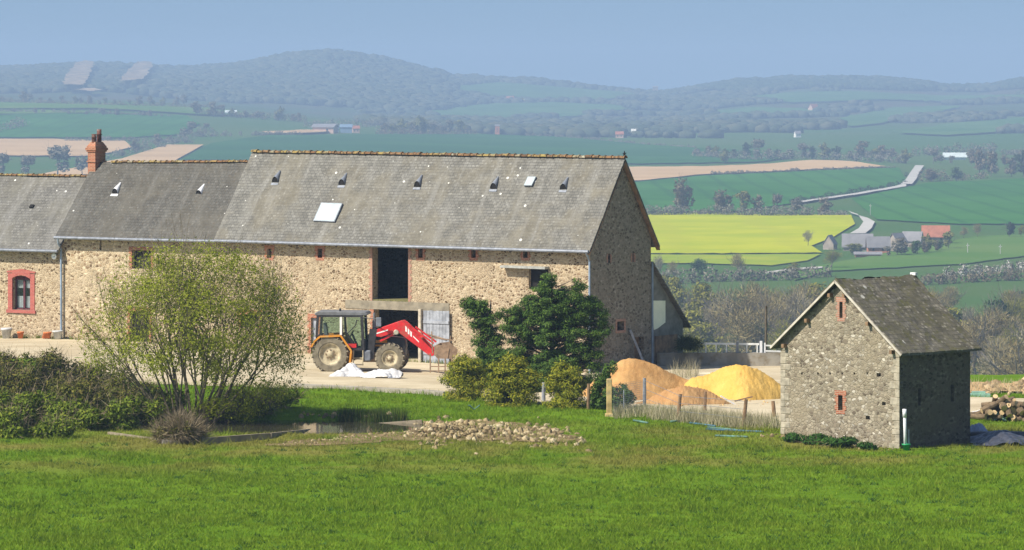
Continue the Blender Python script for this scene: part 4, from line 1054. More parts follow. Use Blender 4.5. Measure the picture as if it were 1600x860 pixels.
# --- lean-to behind the gable
lt = thing('lean_to_shed', 'lean-to shed behind the barn gable with bright cream panel', 'shed', (R0.x, R0.y, 0), -TH)
xl = -.12
yt = FB.fx(1067, 505, xl).y; z0 = FB.fx(1018, 412, xl).z; z1 = FB.fx(1067, 503, xl).z
mb = MB(); mb.poly([(xl, D + .01, -1.8), (xl, yt, -1.8), (xl, yt, z1), (xl, D + .01, z0)]); mb.poly([(xl, yt, -1.8), (xl - 11, yt, -1.8), (xl - 11, yt, z1), (xl, yt, z1)]); mb.poly([(xl - 11, yt, -1.8), (xl - 11, D + .01, -1.8), (xl - 11, D + .01, z0), (xl - 11, yt, z1)])
mb.build('wall', plain('grey weathered boards', (.20, .19, .165), .9, .3, 2.0, .3), lt)
sl = (z1 - z0) / (yt - D)
mb = MB(); slope(mb, xl - 11, xl + .25, yt + .35, D, z1 + sl * .35 + .1, z1 + sl * .35 + .1, z0 + .1, z0 + .1, .09, 10, 4, .01, 12); mb.build('roof', M['slate_barn'], lt)
mb = MB(); pp = [FB.fx(u, v, xl + .02) for u, v in ((1018.5, 470), (1039.5, 470), (1039.5, 504), (1028, 513), (1022, 516), (1019, 494))]
mb.poly([(xl + .03, p.y, p.z) for p in pp]); mb.poly([(xl + .005, p.y, p.z) for p in pp])
for i in range(6): mb.poly([(xl + .03, pp[i].y, pp[i].z), (xl + .03, pp[(i + 1) % 6].y, pp[(i + 1) % 6].z), (xl + .005, pp[(i + 1) % 6].y, pp[(i + 1) % 6].z), (xl + .005, pp[i].y, pp[i].z)])
mb.build('cream_panel', M['cream_sheet'], lt)
mb = MB(); mb.tube([(.08, D + .02, z0 + .1), (.08, D + .02, -.8)], .045, 8); mb.build('drainpipe', M['pipe_blue'], lt)
mb = MB(); mb.box(xl + .003, xl + .06, D + .55, yt - .6, -1.2, 1.15); mb.build('plank_door', M['wood_brown'], lt)
a = FB.fx(986, 516, .15); b = FB.fx(1004, 562, .55)
mb = MB(); mb.beam((.1, a.y, a.z), (.75, b.y, b.z - .4), .2, .1)
tag(mb.build('leaning_beam', M['wood_grey'], None), 'grey timber beam leaning against the shaded barn gable', 'beam'); o = bpy.data.objects['leaning_beam']; o.location = (R0.x, R0.y, 0); o.rotation_euler.z = -TH

# --- small stone shed on the right
TS = math.radians(45)
S0 = Vector(((1405 - 800) / F * 163, 163)); FS = Frame(S0, TS)
shed = thing('stone_shed', 'small stone shed with steep mossy slate roof on the lawn', 'shed', (S0.x, S0.y, 0), -TS)
ws = -FS.fy(1220, 600).x; ds = FS.fx(1516, 600).y
zs_ = lambda x, y, v: HC + (VH - v) * FS.wor(x, y).y / F
ze, zr = zs_(.3, -.2, 553), zs_(-ws / 2, -.2, 437)
h1 = [FS.fy(u, v) for u, v in ((1312, 497), (1317, 472), (1310, 641), (1317, 618))]
sh = [[h1[0].x, h1[1].x, h1[0].z, h1[1].z], [h1[2].x, h1[3].x, h1[2].z, h1[3].z]]
put = []
for u in (1253, 1278, 1297, 1316, 1335, 1355): p = FS.fy(u, 584); put.append([p.x - .04, p.x + .04, p.z - .04, p.z + .04])
for u, v, s in ((1373, 586, .1), (1381, 631, .09), (1356, 653, .1)): p = FS.fy(u, v); put.append([p.x - s, p.x + s, p.z - s * .7, p.z + s * .7])
zw = ze + (zr - ze) * (.3 / (ws / 2 + .3)) - .05
mb = MB(); hz = [h for h in [sh[1]] + put]
wall_cells(mb, lambda a, b, d_: (a, d_, b), -ws, 0, -.8, zw, hz, .3)
# gable triangle with the upper slit
a0, a1, b0, b1 = sh[0]; za = lambda x: zw + (zr - .1 - zw) * (1 - abs(x + ws / 2) / (ws / 2))
f0 = lambda x, z: (x, 0, z)
mb.poly([f0(-ws, zw), f0(a0, zw), f0(a0, b0), f0(a0, b1), f0(a0, za(a0))]); mb.poly([f0(a1, zw), f0(0, zw), f0(a1, za(a1)), f0(a1, b1), f0(a1, b0)])
mb.poly([f0(a0, zw), f0(a1, zw), f0(a1, b0), f0(a0, b0)]); mb.poly([f0(a0, b1), f0(a1, b1), f0(a1, za(a1)), f0(-ws / 2, za(-ws / 2)), f0(a0, za(a0))] if a0 < -ws / 2 < a1 else [f0(a0, b1), f0(a1, b1), f0(a1, za(a1)), f0(a0, za(a0))])
for (p, q) in (((a0, b0), (a1, b0)), ((a1, b0), (a1, b1)), ((a1, b1), (a0, b1)), ((a0, b1), (a0, b0))): mb.poly([(p[0], 0, p[1]), (q[0], 0, q[1]), (q[0], .3, q[1]), (p[0], .3, p[1])])
mb.build('gable_wall', M['stone_shed'], shed)
ss = [FS.fx(1437, 622), FS.fx(1488, 616)]
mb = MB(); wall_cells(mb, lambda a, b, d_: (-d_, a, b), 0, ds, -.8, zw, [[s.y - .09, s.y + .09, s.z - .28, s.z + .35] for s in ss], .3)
mb.build('side_wall', M['stone_shed_shaded'], shed)
mb = MB(); mb.poly([(-ws, 0, -.8), (-ws, ds, -.8), (-ws, ds, zw), (-ws, 0, zw)]); mb.poly([(-ws, ds, -.8), (0, ds, -.8), (0, ds, zw), (-ws / 2, ds, zr - .1), (-ws, ds, zw)]); mb.build('rear_wall', M['stone_shed'], shed)
def slope_x(mb, y0, y1, xe, xr, ze, zr, t, nx, ny, wob, seed):
    m2 = MB(); slope(m2, y0, y1, xe, xr, ze, ze, zr, zr, t, nx, ny, wob, seed)
    n = len(mb.v); mb.v += [(b, a, c) for a, b, c in m2.v]; mb.f += [tuple(n + i for i in f[::-1]) for f in m2.f]
# roof built in a child whose x runs along the ridge so that the slate courses lie right
rf = link('roof_holder', None)
mb = MB(); slope_x(mb, -.22, ds + .28, .32, -ws / 2, ze, zr, .09, 22, 16, .03, 21); slope_x(mb, -.22, ds + .28, -ws - .32, -ws / 2, ze, zr, .09, 22, 16, .03, 22)
bpy.data.objects.remove(rf)
m2 = MB(); m2.v = [(y, -x, z) for x, y, z in mb.v]; m2.f = mb.f
ro = m2.build('roof', M['slate_shed'], shed); ro.rotation_euler.z = math.radians(90)
for sx in (1, -1):
    mb = MB(); xe = .3 if sx == 1 else -ws - .3
    mb.beam((xe, -.235, ze - .1), (-ws / 2 + sx * .01, -.235, zr - .1), .05, .16, (0, 1, 0)) if False else mb.beam((xe, -.25, ze - .06), (-ws / 2 - sx * .02, -.25, zr - .06), .075, .04, (0, 1, 0))
    mb.build('verge_board', M['verge'], shed)
for fx in (.12, .5, .88):
    for sx in (1, -1):
        mb = MB(); xx = lerp(-ws / 2, .1 if sx == 1 else -ws - .1, fx); zz = lerp(zr, ze, fx) - .28; mb.box(xx - .06, xx + .06, -.2, .05, zz - .07, zz + .07); mb.build('purlin_end', M['wood_brown'], shed)
fsx = lambda m, a0, a1, b0, b1: m.box(a0, a1, -.018, .05, b0, b1)
for s in sh: surround(shed, fsx, *s, .17, M['brick_pale'] if s is sh[0] else M['brick'])
for side in (0, 1):
    mb = MB(); z = -.3; k = 0
    while z < zw - .3:
        h = random.uniform(.2, .32); w = (.42 if k % 2 else .24) * random.uniform(.8, 1.2); dp = .02
        if side == 0: mb.box(-w, .016, -.016, dp, z + .006, z + h - .006)
        else: mb.box(-ws - .016, -ws + w, -.016, .3, z + .006, z + h - .006)
        z += h; k += 1
    mb.build('quoin', M['quoin'], shed, bevel=.015)
mb = MB(); mb.box(-ws / 2 - .1, -ws / 2 + .15, ds + .1, ds + .25, zr + .02, zr + .12); mb.build('ridge_cap', M['white_paint'], shed)

# ------------------------------------------------------------------ yard, walls, sand
ym, nt, b = nodes_of('dusty yard'); co = objco(nt)
c = mixc(nt, maprange(nt, noise(nt, co, .35, 6, .65), .35, .65), (.44, .37, .25), (.55, .48, .345))
c = mixc(nt, maprange(nt, noise(nt, co, 2.0, 6, .75), .55, .75, 0, .55), c, (.34, .27, .17))
c = mixc(nt, maprange(nt, noise(nt, objco(nt, (.12, 1.1, 1)), 1.4, 5, .65), .52, .66, 0, .6), c, (.36, .29, .19))
c = mixc(nt, maprange(nt, noise(nt, co, 5.5, 5, .8), .6, .72, 0, .7), c, (.27, .22, .13))
nt.links.new(c, b.inputs['Base Color']); b.inputs['Roughness'].default_value = 1; b.inputs['Specular IOR Level'].default_value = .05; bump(nt, b, noise(nt, co, 9, 5), .4, .03)
M['yard'] = ym
yard_px = [(-60, 566), (0, 562), (60, 560), (130, 588), (220, 600), (330, 604), (465, 608), (560, 611), (640, 615), (693, 619), (760, 628), (860, 633), (945, 637), (1010, 640), (1120, 651), (1215, 661)]
yard = [G(u, v) for u, v in yard_px]; yard = [(p.x, p.y) for p in yard]
yard += [(13.6, 176), (15.5, 178), (20, 180.5), (34, 182), (44, 182), (44, 188), (22, 188.5), (14.8, 189.5), (14.4, 206), (14.2, 214.0), (4, 214), (-5, 222), (-24, 240), (-34, 236)]
yard_o = drape('farmyard', densify(yard, .8, .05), M['yard'], 60, 40, .03)
def inyard(x, y): return inside((x, y), yard)
# bank behind the yard on the right
drape('earth_bank', densify([(14.5, 192), (24, 191.5), (44, 191), (44, 198), (26, 198.5), (14.5, 198)], 1.0, .6), FM['tan'], 20, 8, .1)
# kerb of the yard slab
mb = MB(); k0 = [G(u, v) for u, v in ((455, 607), (560, 611), (640, 615), (693, 619))]
for a, b2 in zip(k0[:-1], k0[1:]):
    dd = (b2 - a).normalized(); nrm = Vector((-dd.y, dd.x, 0)); q = [a - nrm * .03, b2 - nrm * .03, b2 + nrm * .5, a + nrm * .5]
    n = len(mb.v); mb.v += [(p.x, p.y, gz(p.x, p.y) - .15) for p in q] + [(p.x, p.y, gz(p.x, p.y) + .16) for p in q]
    for f in ((4, 5, 6, 7), (0, 1, 5, 4), (1, 2, 6, 5), (2, 3, 7, 6), (3, 0, 4, 7)): mb.f.append(tuple(n + i for i in f))
tag(mb.build('yard_kerb', M['concrete']), kind='structure')

def wall_between(name, label, a, b2, z0, z1, t, mat, cat='wall'):
    mb = MB(); a = Vector(a); b2 = Vector(b2); n = 30; dd = (b2 - a).normalized(); nr = Vector((-dd.y, dd.x))
    for i in range(n + 1):
        p = a.lerp(b2, i / n); zt = z1 + random.uniform(-.015, .015)
        for q, z in ((p - nr * t / 2, z0), (p - nr * t / 2, zt), (p + nr * t / 2, zt), (p + nr * t / 2, z0)): mb.v.append((q.x, q.y, z))
    for i in range(n):
        k = i * 4
        for j in range(3): mb.f.append((k + j, k + 4 + j, k + 5 + j, k + 1 + j))
    mb.f += [(0, 1, 2, 3), (n * 4 + 3, n * 4 + 2, n * 4 + 1, n * 4)]
    return tag(mb.build(name, mat), label, cat)
wall_between('concrete_wall', 'stained concrete retaining wall behind the sand heaps', (6.9, 213.2), (14.6, 213.2), -1.8, .36, .3, M['concrete_wall'])
rl = thing('white_railing', 'white metal railing along the top of the concrete wall', 'railing', (9.0, 213.2, .36))
def up(u, v, Y=213.2): p = P(u, v, Y); return Vector((p.x - 9.0, 0, p.z - .36))
mb = MB(); mb.beam(up(1094, 537), up(1186, 538), .05, .09); mb.build('top_rail', M['white_paint'], rl)
for v in (540, 548.5):
    mb = MB(); mb.beam(up(1194, v), up(1224, v + 1), .05, .07); mb.build('gate_rail', M['white_paint'], rl)
for u in (1103, 1119, 1135, 1167, 1183): mb = MB(); q = up(u, 537.5); mb.beam((q.x, 0, -.02), (q.x, 0, q.z), .055); mb.build('post', M['white_paint'], rl)
for u, w, h in ((1152, .13, 534), (1189, .12, 533), (1195, .07, 536)): mb = MB(); q = up(u, h); mb.beam((q.x, 0, -.02), (q.x, 0, q.z), w); mb.build('post', M['zinc_pale'] if u != 1152 else M['zinc'], rl)
# dark brushwood beside the lean-to, pole
bw = P(1080, 548, 212.4)
cl = [((random.uniform(-.55, .55), random.uniform(-.3, .3), random.uniform(-.1, .25)), (.3, .3, .22)) for i in range(8)]
p, nn = cloud(cl, 1500, .1); o = npmesh('brushwood_heap', twig_tris(p, nn + rng.normal(0, .6, p.shape), .35, .012), 3, TM['dark']); o.location = (bw.x, bw.y, bw.z + .2); tag(o, 'dark heap of brushwood on the wall end beside the lean-to', 'brushwood')
pp_ = P(1197, 478, 222); pz = gz(pp_.x, 222)
mb = MB(); mb.tube([(0, 0, -.5), (0, 0, pp_.z - pz)], [.075, .06], 8); o = mb.build('wooden_pole', M['bark'], None, loc=(pp_.x, 222, pz)); tag(o, 'thin wooden pole standing behind the white railing', 'pole')

def sandmat(name, c1, c2, c3):
    m, nt, b = nodes_of(name); co = objco(nt)
    c = mixc(nt, maprange(nt, noise(nt, co, .9, 6, .7), .35, .65), c1, c2); c = mixc(nt, maprange(nt, noise(nt, co, 11, 4, .7), .58, .74, 0, .7), c, c3)
    nt.links.new(c, b.inputs['Base Color']); b.inputs['Roughness'].default_value = 1; b.inputs['Specular IOR Level'].default_value = .05; bump(nt, b, noise(nt, co, 10, 6, .7), .7, .05); return m
def pile(name, label, u, vb, wpx, vt, mat, seed, humps=(), cat='sand heap', dy=.8):
    p = G(u, vb); k = p.y / F; r = wpx * k / 2; c = Vector((p.x, p.y + r * dy)); cz = gz(c.x, c.y); c.x = (u - 800) / F * c.y
    H = HC + (VH - vt) * c.y / F - cz; r *= c.y / p.y
    n = 64; rr = np.random.default_rng(seed); ph = rr.uniform(0, 6.28, 8); mb = MB()
    for i in range(n + 1):
        for j in range(n + 1):
            x, y = (i / n - .5) * 2.3 * r, (j / n - .5) * 2.3 * r * dy; a = math.atan2(y, x)
            d_ = math.hypot(x / r, y / (r * dy)) * (1 + .06 * math.sin(2 * a + ph[0]) + .05 * math.sin(3 * a + ph[1]) + .03 * math.sin(7 * a + ph[2]))
            h = H * (math.cos(min(d_, 1.12) * math.pi / 2) ** 1.05 if d_ < 1 else -.1 * (d_ - 1)) * (1 - .10 * min(d_, 1) ** 2)
            for hx, hy, hr, hh in humps: h = max(h, hh * H * (1 - math.hypot(x / r - hx, y / r - hy) / hr))
            h += .03 * math.sin(x * 5 + ph[3]) * math.sin(y * 6 + ph[4]) + rr.normal(0, .012)
            mb.v.append((x, y, h + gz(c.x + x, c.y + y) - cz))
    for i in range(n):
        for j in range(n): q = i * (n + 1) + j; mb.f.append((q, q + n + 1, q + n + 2, q + 1))
    return tag(mb.build(name, mat, None, True, (c.x, c.y, cz)), label, cat)
def heap_profile(name, label, prof, vb, dy0, spread, mat, seed, cat='sand heap'):
    """heap whose crest follows a silhouette; its sides slump down at the angle of rest"""
    um = sum(p[0] for p in prof) / len(prof); p0 = G(um, vb); Yc = p0.y + dy0; k = Yc / F; c = Vector(((um - 800) / F * Yc, Yc)); cz = gz(c.x, c.y)
    rr = np.random.default_rng(seed); us = [p[0] for p in prof]; hs = [max(0, HC + (VH - v) * k - cz) for u, v in prof]; xs = [(u - um) * k for u in us]
    nx, ny = 110, 60; W = max(hs) * spread * 1.32 + .35; ph = rr.uniform(0, 6.28, 10); mb = MB(); V = np.zeros((nx + 1, ny + 1, 3))
    hx = np.interp(np.linspace(xs[0], xs[-1], nx + 1), xs, hs); kk = np.hanning(9); kk /= kk.sum(); hx = np.convolve(np.pad(hx, 4, mode='edge'), kk, 'valid')
    for i in range(nx + 1):
        x = lerp(xs[0], xs[-1], i / nx)
        for j in range(ny + 1):
            y = (j / ny * 2 - 1) * W; yy = y + .14 * math.sin(x * 1.3 + ph[0]) + .08 * math.sin(x * 3.1 + ph[1]); d_ = abs(yy) / (hx[i] * spread * .92 + .02)
            h = hx[i] * (1 - math.sqrt(d_ * d_ + .05) + .223) / 1.0 if d_ < 1.2 else -.08
            h = min(h, hx[i]); h = max(h, -.08) + .035 * math.sin(x * 4 + ph[3]) * math.sin(y * 5 + ph[4]) + .010 * math.sin(x * 11 + ph[5]) * math.sin(y * 9 + x * 3 + ph[6]) + rr.normal(0, .014)
            mb.v.append((x, y, h + gz(c.x + x, c.y + y) - cz))
    for i in range(nx):
        for j in range(ny): q = i * (ny + 1) + j; mb.f.append((q, q + ny + 1, q + ny + 2, q + 1))
    return tag(mb.build(name, mat, None, True, (c.x, c.y, cz)), label, cat)
heap_profile('sand_heap', 'large long orange tan sand heap in front of the barn gable', [(896, 640), (905, 626), (918, 605), (935, 588), (956, 571), (972, 562), (986, 559), (1003, 562), (1028, 573), (1054, 585), (1080, 596), (1108, 609), (1134, 622), (1150, 636)], 628, 2.4, 1.25, sandmat('orange sand', (.40, .22, .085), (.50, .30, .125), (.28, .14, .06)), 1)
heap_profile('sand_heap', 'low reddish gravel heap at the foot of the orange sand heap', [(990, 640), (1010, 624), (1040, 610), (1066, 603), (1090, 606), (1116, 616), (1146, 636)], 633, 1.0, 1.3, sandmat('reddish gravel', (.37, .205, .09), (.44, .27, .125), (.32, .115, .055)), 2)
heap_profile('sand_heap', 'bright yellow sand heap between the concrete wall and the shed', [(1060, 612), (1080, 592), (1104, 587), (1121, 581), (1136, 574), (1150, 570), (1166, 571), (1186, 578), (1206, 590), (1224, 605), (1246, 628)], 630, 3.0, 1.3, sandmat('yellow sand', (.57, .35, .085), (.65, .42, .12), (.44, .25, .06)), 3)
random.seed(3)
def pick_sand():
    p = G(random.uniform(900, 1225), random.uniform(622, 636)); return (p.x, p.y, p.z + .04)
rocks_later = pick_sand
for a, b2, w, lb in (((1126, 619), (1150, 633), .09, 'grey plank lying at the foot of the yellow sand heap'), ((1148, 627), (1176, 620), .1, 'brown plank lying across the foot of the yellow sand'), ((1070, 586), (1110, 585), .3, 'pale sheet lying on the sand before the concrete wall')):
    Y = G(a[0], 632).y - .3 if w < .2 else 207.5; p, q = P(*a, Y), P(*b2, Y + .1); mb = MB(); c0 = (p + q) / 2; mb.beam(p - c0, q - c0, w, .05 if w < .2 else .12); tag(mb.build('plank' if w < .2 else 'roof_sheet', M['wood_brown'] if 'brown' in lb else M['zinc_pale'] if w < .2 else M['cream_sheet'], None, loc=c0), lb, 'plank' if w < .2 else 'sheet')

# ------------------------------------------------------------------ fence on the right
M['post_ochre'] = plain('lichened concrete post', (.50, .37, .16), .9, .35, 3, .3, dirt=(.3, .28, .2))
fe = thing('wire_fence', 'wire fence of weathered wooden posts before the sand heaps', 'fence', tuple(G(1100, 655)))
fo = fe.location.copy()
def fp(u, vb, vt, w, mat, lean=0):
    p = G(u, vb); H = (vb - vt) * p.y / F; q = p - fo; mb = MB(); mb.tube([q - Vector((0, 0, .2)), q + Vector((lean * .5, 0, H * .5)), q + Vector((lean, 0, H))], [w, w * .95, w * .85], 7); mb.build('post', mat, fe); return q, H
fps = [fp(1007, 640, 591, .075, M['wood_grey']), fp(1059, 657, 616, .08, M['wood_brown'], .1), fp(1101, 643, 612, .07, M['wood_brown'], .03), fp(1161, 669, 624, .08, M['wood_brown'], .12), fp(1210, 652, 627, .085, M['wood_brown'], -.06)]
mb = MB()
seq = [fps[0], fps[1], fps[3]]
for (a, ha), (b2, hb) in zip(seq[:-1], seq[1:]):
    for t in (.35, .65, .93): mb.tube([a + Vector((0, 0, ha * t)), b2 + Vector((.1 * t, 0, hb * t))], .008, 4, False)
mb.build('wire', M['zinc'], fe)
cp = thing('mesh_panel_fence', 'grey wire mesh between ochre concrete post and grey post', 'fence', tuple(G(952, 651)))
q0 = cp.location.copy(); H = 59 * q0.y / F
mb = MB(); mb.box(-.11, .11, -.1, .1, -.2, H); n = len(mb.v); mb.box(-.17, .17, -.15, .15, -.2, .12); mb.build('post', M['post_ochre'], cp, bevel=.02)
qe = G(1005, 640) - q0; mb = MB()
for i in range(26):
    t = i / 25; x = qe * t; h = lerp(H * .8, H * .78, t); mb.beam(x + Vector((0, 0, .02)), x + Vector((0, 0, h)), .008)
for j in range(16): z = H * .8 * j / 15 + .02; mb.beam(Vector((0, 0, z)), qe + Vector((0, 0, z * .98)), .008)
mb.build('wire_mesh', M['zinc'], cp)
mb = MB(); x = qe * .42; mb.beam(x, x + Vector((0, 0, H * .62)), .035); mb.build('stake', M['wood_grey'], cp)
for (u, vb, vt, w, lb) in ((849, 628, 598, .09, 'weathered stump of a post between the golden shrubs'), (919, 640, 600, .07, 'dark slim post beside the orange sand heap and shrub')):
    p = G(u, vb); mb = MB(); mb.tube([(0, 0, -.2), (.02, 0, (vb - vt) * p.y / F)], [w, w * .8], 8); tag(mb.build('old_post', M['wood_brown'] if u > 900 else M['wood_grey'], None, loc=p), lb, 'post')

# ------------------------------------------------------------------ tractor with front loader
M['t_orange'] = plain('orange tractor paint', (.62, .26, .025), .4, .1, 3, dirt=(.5, .32, .12))
M['t_red'] = plain('red loader paint', (.62, .03, .035), .4, .15, 3, dirt=(.42, .10, .07))
M['t_black'] = plain('black tractor metal', (.035, .034, .036), .5, .3, 4)
M['t_grey'] = plain('grey tractor metal', (.16, .165, .175), .5, .2, 4)
M['t_tyre'] = plain('dusty tyre', (.20, .175, .125), .95, .25, 5, .3)
M['t_rim'] = plain('muddy cream rim', (.46, .40, .27), .7, .25, 5, dirt=(.33, .26, .15))
M['t_rust'] = plain('worn rusty steel', (.27, .185, .12), .75, .3, 5, .2)
M['t_white'] = plain('white decal', (.85, .84, .82), .5, .05, 3)
M['t_chrome'] = plain('bright ram', (.75, .72, .6), .3, .1, 3, metal=.6)
tp = G(520, 580); TR = math.radians(-5)
tr = thing('tractor', 'orange and black tractor with raised red front loader and muddy wheels', 'tractor', (tp.x, tp.y + .1, gz(tp.x, tp.y)), TR)
def wheel(name, x, y, r, w, rim, lugs):
    root = link(name, None, tr); s = 1 if y > 0 else -1
    mb = MB(); mb.lathe([(rim, -w * .42), (rim + .05, -w * .5), (r * .93, -w * .5), (r * .97, -w * .42), (r * .97, w * .42), (r * .93, w * .5), (rim + .05, w * .5), (rim, w * .42)], 40, 'y', (x, y, r))
    for i in range(lugs):
        for sd in (-1, 1):
            a = 2 * math.pi * (i + (.25 if sd > 0 else -.25)) / lugs
            R = Matrix.Translation((x, y, r)) @ Matrix.Rotation(a, 4, 'Y') @ Matrix.Translation((r * .97, sd * w * .26, 0)) @ Matrix.Rotation(sd * .6, 4, 'X')
            mb.box(-.05, .045, -w * .3, w * .3, -.035, .035, R)
    mb.build('tyre', M['t_tyre'], root)
    mb = MB(); mb.lathe([(rim + .01, -w * .44), (rim - .03, -w * .44), (rim - .06, -w * .3), (rim * .72, -w * .22), (rim * .45, -w * .26), (rim * .3, -w * .26), (rim * .28, -w * .38), (.01, -w * .38)] if s < 0 else [(rim + .01, w * .44), (rim - .06, w * .3), (rim * .45, w * .2), (.01, w * .2)], 32, 'y', (x, y, r)); mb.build('rim', M['t_rim'], root, True)
    if s < 0:
        mb = MB()
        for i in range(8): a = 2 * math.pi * i / 8; mb.lathe([(.0, -w * .32), (.035, -w * .32), (.035, -w * .2)], 8, 'y', (x + rim * .4 * math.cos(a), y, r + rim * .4 * math.sin(a)))
        mb.build('wheel_nuts', M['t_rust'], root)
for y in (-.82, .82): wheel('rear_wheel', 0, y, .83, .5, .5, 20); wheel('front_wheel', 2.74, y, .66, .38, .36, 18)
mb = MB(); mb.box(-.5, 3.35, -.28, .28, .55, 1.05); mb.box(1.6, 3.4, -.36, .36, .72, 1.1); mb.box(-.12, .12, -.7, .7, .7, .95); mb.box(2.62, 2.86, -.7, .7, .54, .72); mb.build('chassis', M['t_black'], tr)
mb = MB(); mb.prism([(1.65, 1.05), (3.35, 1.0), (3.42, 1.1), (3.4, 1.42), (3.3, 1.55), (1.65, 1.72)], -.37, .37); mb.build('bonnet', M['t_black'], tr, bevel=.03)
mb = MB(); mb.box(1.9, 2.55, -.385, -.372, 1.32, 1.46); mb.box(1.75, 2.5, -.39, -.372, 1.16, 1.24); mb.build('bonnet_stripe', M['t_orange'], tr)
mb = MB(); mb.tube([(1.95, -.33, 1.55), (1.95, -.33, 2.7)], .055, 10); mb.tube([(1.95, -.33, 1.85), (1.95, -.33, 2.35)], .09, 10); mb.build('exhaust', M['t_grey'], tr)
cabn = link('cab', None, tr)
mb = MB(); mb.prism([(-.72, 2.58), (1.62, 2.58), (1.72, 2.64), (1.6, 2.76), (-.6, 2.78), (-.76, 2.68)], -.76, .76); mb.build('cab_roof', M['t_grey'], cabn, bevel=.03)
mb = MB()
for y in (-.72, .72):
    mb.beam((-.66, y, 1.6), (-.6, y, 2.6), .11); mb.beam((.52, y, 1.62), (.46, y, 2.6), .1); mb.beam((.52, y, 1.62), (1.02, y, 1.02), .11); mb.beam((1.5, y, 1.0), (1.42, y, 2.6), .12)
    mb.beam((-.66, y, 1.66), (.5, y, 1.66), .1); mb.beam((1.0, y, 1.05), (1.5, y, 1.05), .12); mb.beam((-.62, y, 2.55), (1.45, y, 2.55), .08)
mb.box(-.7, -.6, -.72, .72, 1.1, 1.66); mb.box(1.38, 1.6, -.7, .7, .95, 1.45); mb.box(-.6, 1.5, -.7, .7, .95, 1.05); mb.build('cab_frame', M['t_black'], cabn)
mb = MB(); mb.box(.42, .52, -.80, -.78, 1.7, 2.52); mb.build('cab_pillar_strip', M['t_white'], cabn)
for nm, pts in (('rear_side_window', [(-.58, 1.74), (.42, 1.74), (.4, 2.5), (-.54, 2.5)]), ('door_window', [(.6, 1.6), (1.02, 1.1), (1.42, 1.1), (1.36, 2.5), (.55, 2.5)])):
    for y in (-.735, .735): mb = MB(); mb.poly([(x, y, z) for x, z in pts]); mb.build(nm, M['cab_glass'], cabn)
mb = MB(); mb.poly([(1.47, -.66, 1.45), (1.47, .66, 1.45), (1.4, .66, 2.5), (1.4, -.66, 2.5)]); mb.build('windscreen', M['cab_glass'], cabn)
mb = MB(); mb.box(-.3, .2, -.25, .25, 1.3, 1.55); mb.prism([(-.36, 1.5), (-.2, 1.5), (-.3, 2.2), (-.42, 2.2)], -.24, .24); mb.build('seat', M['t_grey'], cabn)
mb = MB(); mb.tube([(1.15, 0, 1.1), (.9, 0, 1.7)], .05, 8)
rim_ = [Vector((.88 + .12 * math.sin(a) * .6, .2 * math.cos(a), 1.72 + .2 * math.sin(a) * .7)) for a in np.linspace(0, 2 * math.pi, 17)]; mb.tube(rim_, .02, 6, False); mb.build('steering_wheel', M['t_black'], cabn)
mb = MB(); mb.beam((.62, -.77, 2.0), (1.1, -.77, 1.2), .04); mb.beam((.75, -.77, 1.75), (1.15, -.77, 2.15), .04); mb.beam((1.15, -.77, 2.15), (1.2, -.77, 2.4), .04); mb.build('door_handle_bar', M['t_black'], cabn)
mb = MB(); mb.box(.72, 1.18, -.8, -.74, 1.12, 1.3); mb.build('door_sill_panel', M['t_red'], cabn)
mb = MB(); mb.tube([(1.5, -.75, 2.5), (2.15, -1.0, 2.45)], .02, 6); mb.build('mirror_arm', M['t_black'], cabn)
mb = MB(); mb.box(2.12, 2.36, -1.05, -.98, 2.1, 2.52); mb.build('mirror', M['zinc'], cabn, bevel=.02)
mb = MB(); mb.tube([(.4, -.5, 2.77), (.4, -.5, 2.9)], .05, 8); mb.build('beacon', M['t_black'], cabn)
for y in (-.82, .82):
    mb = MB(); pr = [(-.86, 1.16), (-.72, 1.42), (-.45, 1.64), (.5, 1.68), (.98, 1.0), (.92, .45)]
    for a, b2 in zip(pr[:-1], pr[1:]): mb.beam((a[0], y, a[1]), (b2[0], y, b2[1]), .05, .56, (0, 1, 0)) if False else mb.poly([(a[0], y - .28, a[1]), (b2[0], y - .28, b2[1]), (b2[0], y + .28, b2[1]), (a[0], y + .28, a[1])])
    for sd in (-.285, .285):
        for a, b2 in zip(pr[:-1], pr[1:]): mb.beam((a[0], y + sd, a[1]), (b2[0], y + sd, b2[1]), .03, .085)
    mb.build('fender', M['t_orange'], tr)
mb = MB(); mb.box(1.02, 1.5, -.78, -.6, .32, .36); mb.box(1.05, 1.5, -.78, -.6, .62, .66); mb.beam((1.04, -.77, .3), (1.06, -.77, 1.0), .04); mb.beam((1.48, -.77, .3), (1.48, -.77, 1.0), .04); mb.build('step', M['t_rim'], tr)
mb = MB(); mb.box(1.5, 1.85, -.74, -.38, .5, 1.0); mb.build('fuel_tank', M['zinc'], tr, bevel=.05)
mb = MB(); mb.prism([(1.45, .45), (2.3, .45), (2.3, .75), (1.9, .95), (1.45, .9)], -.55, -.4); mb.build('side_frame', M['t_rust'], tr)
ld = link('front_loader', None, tr)
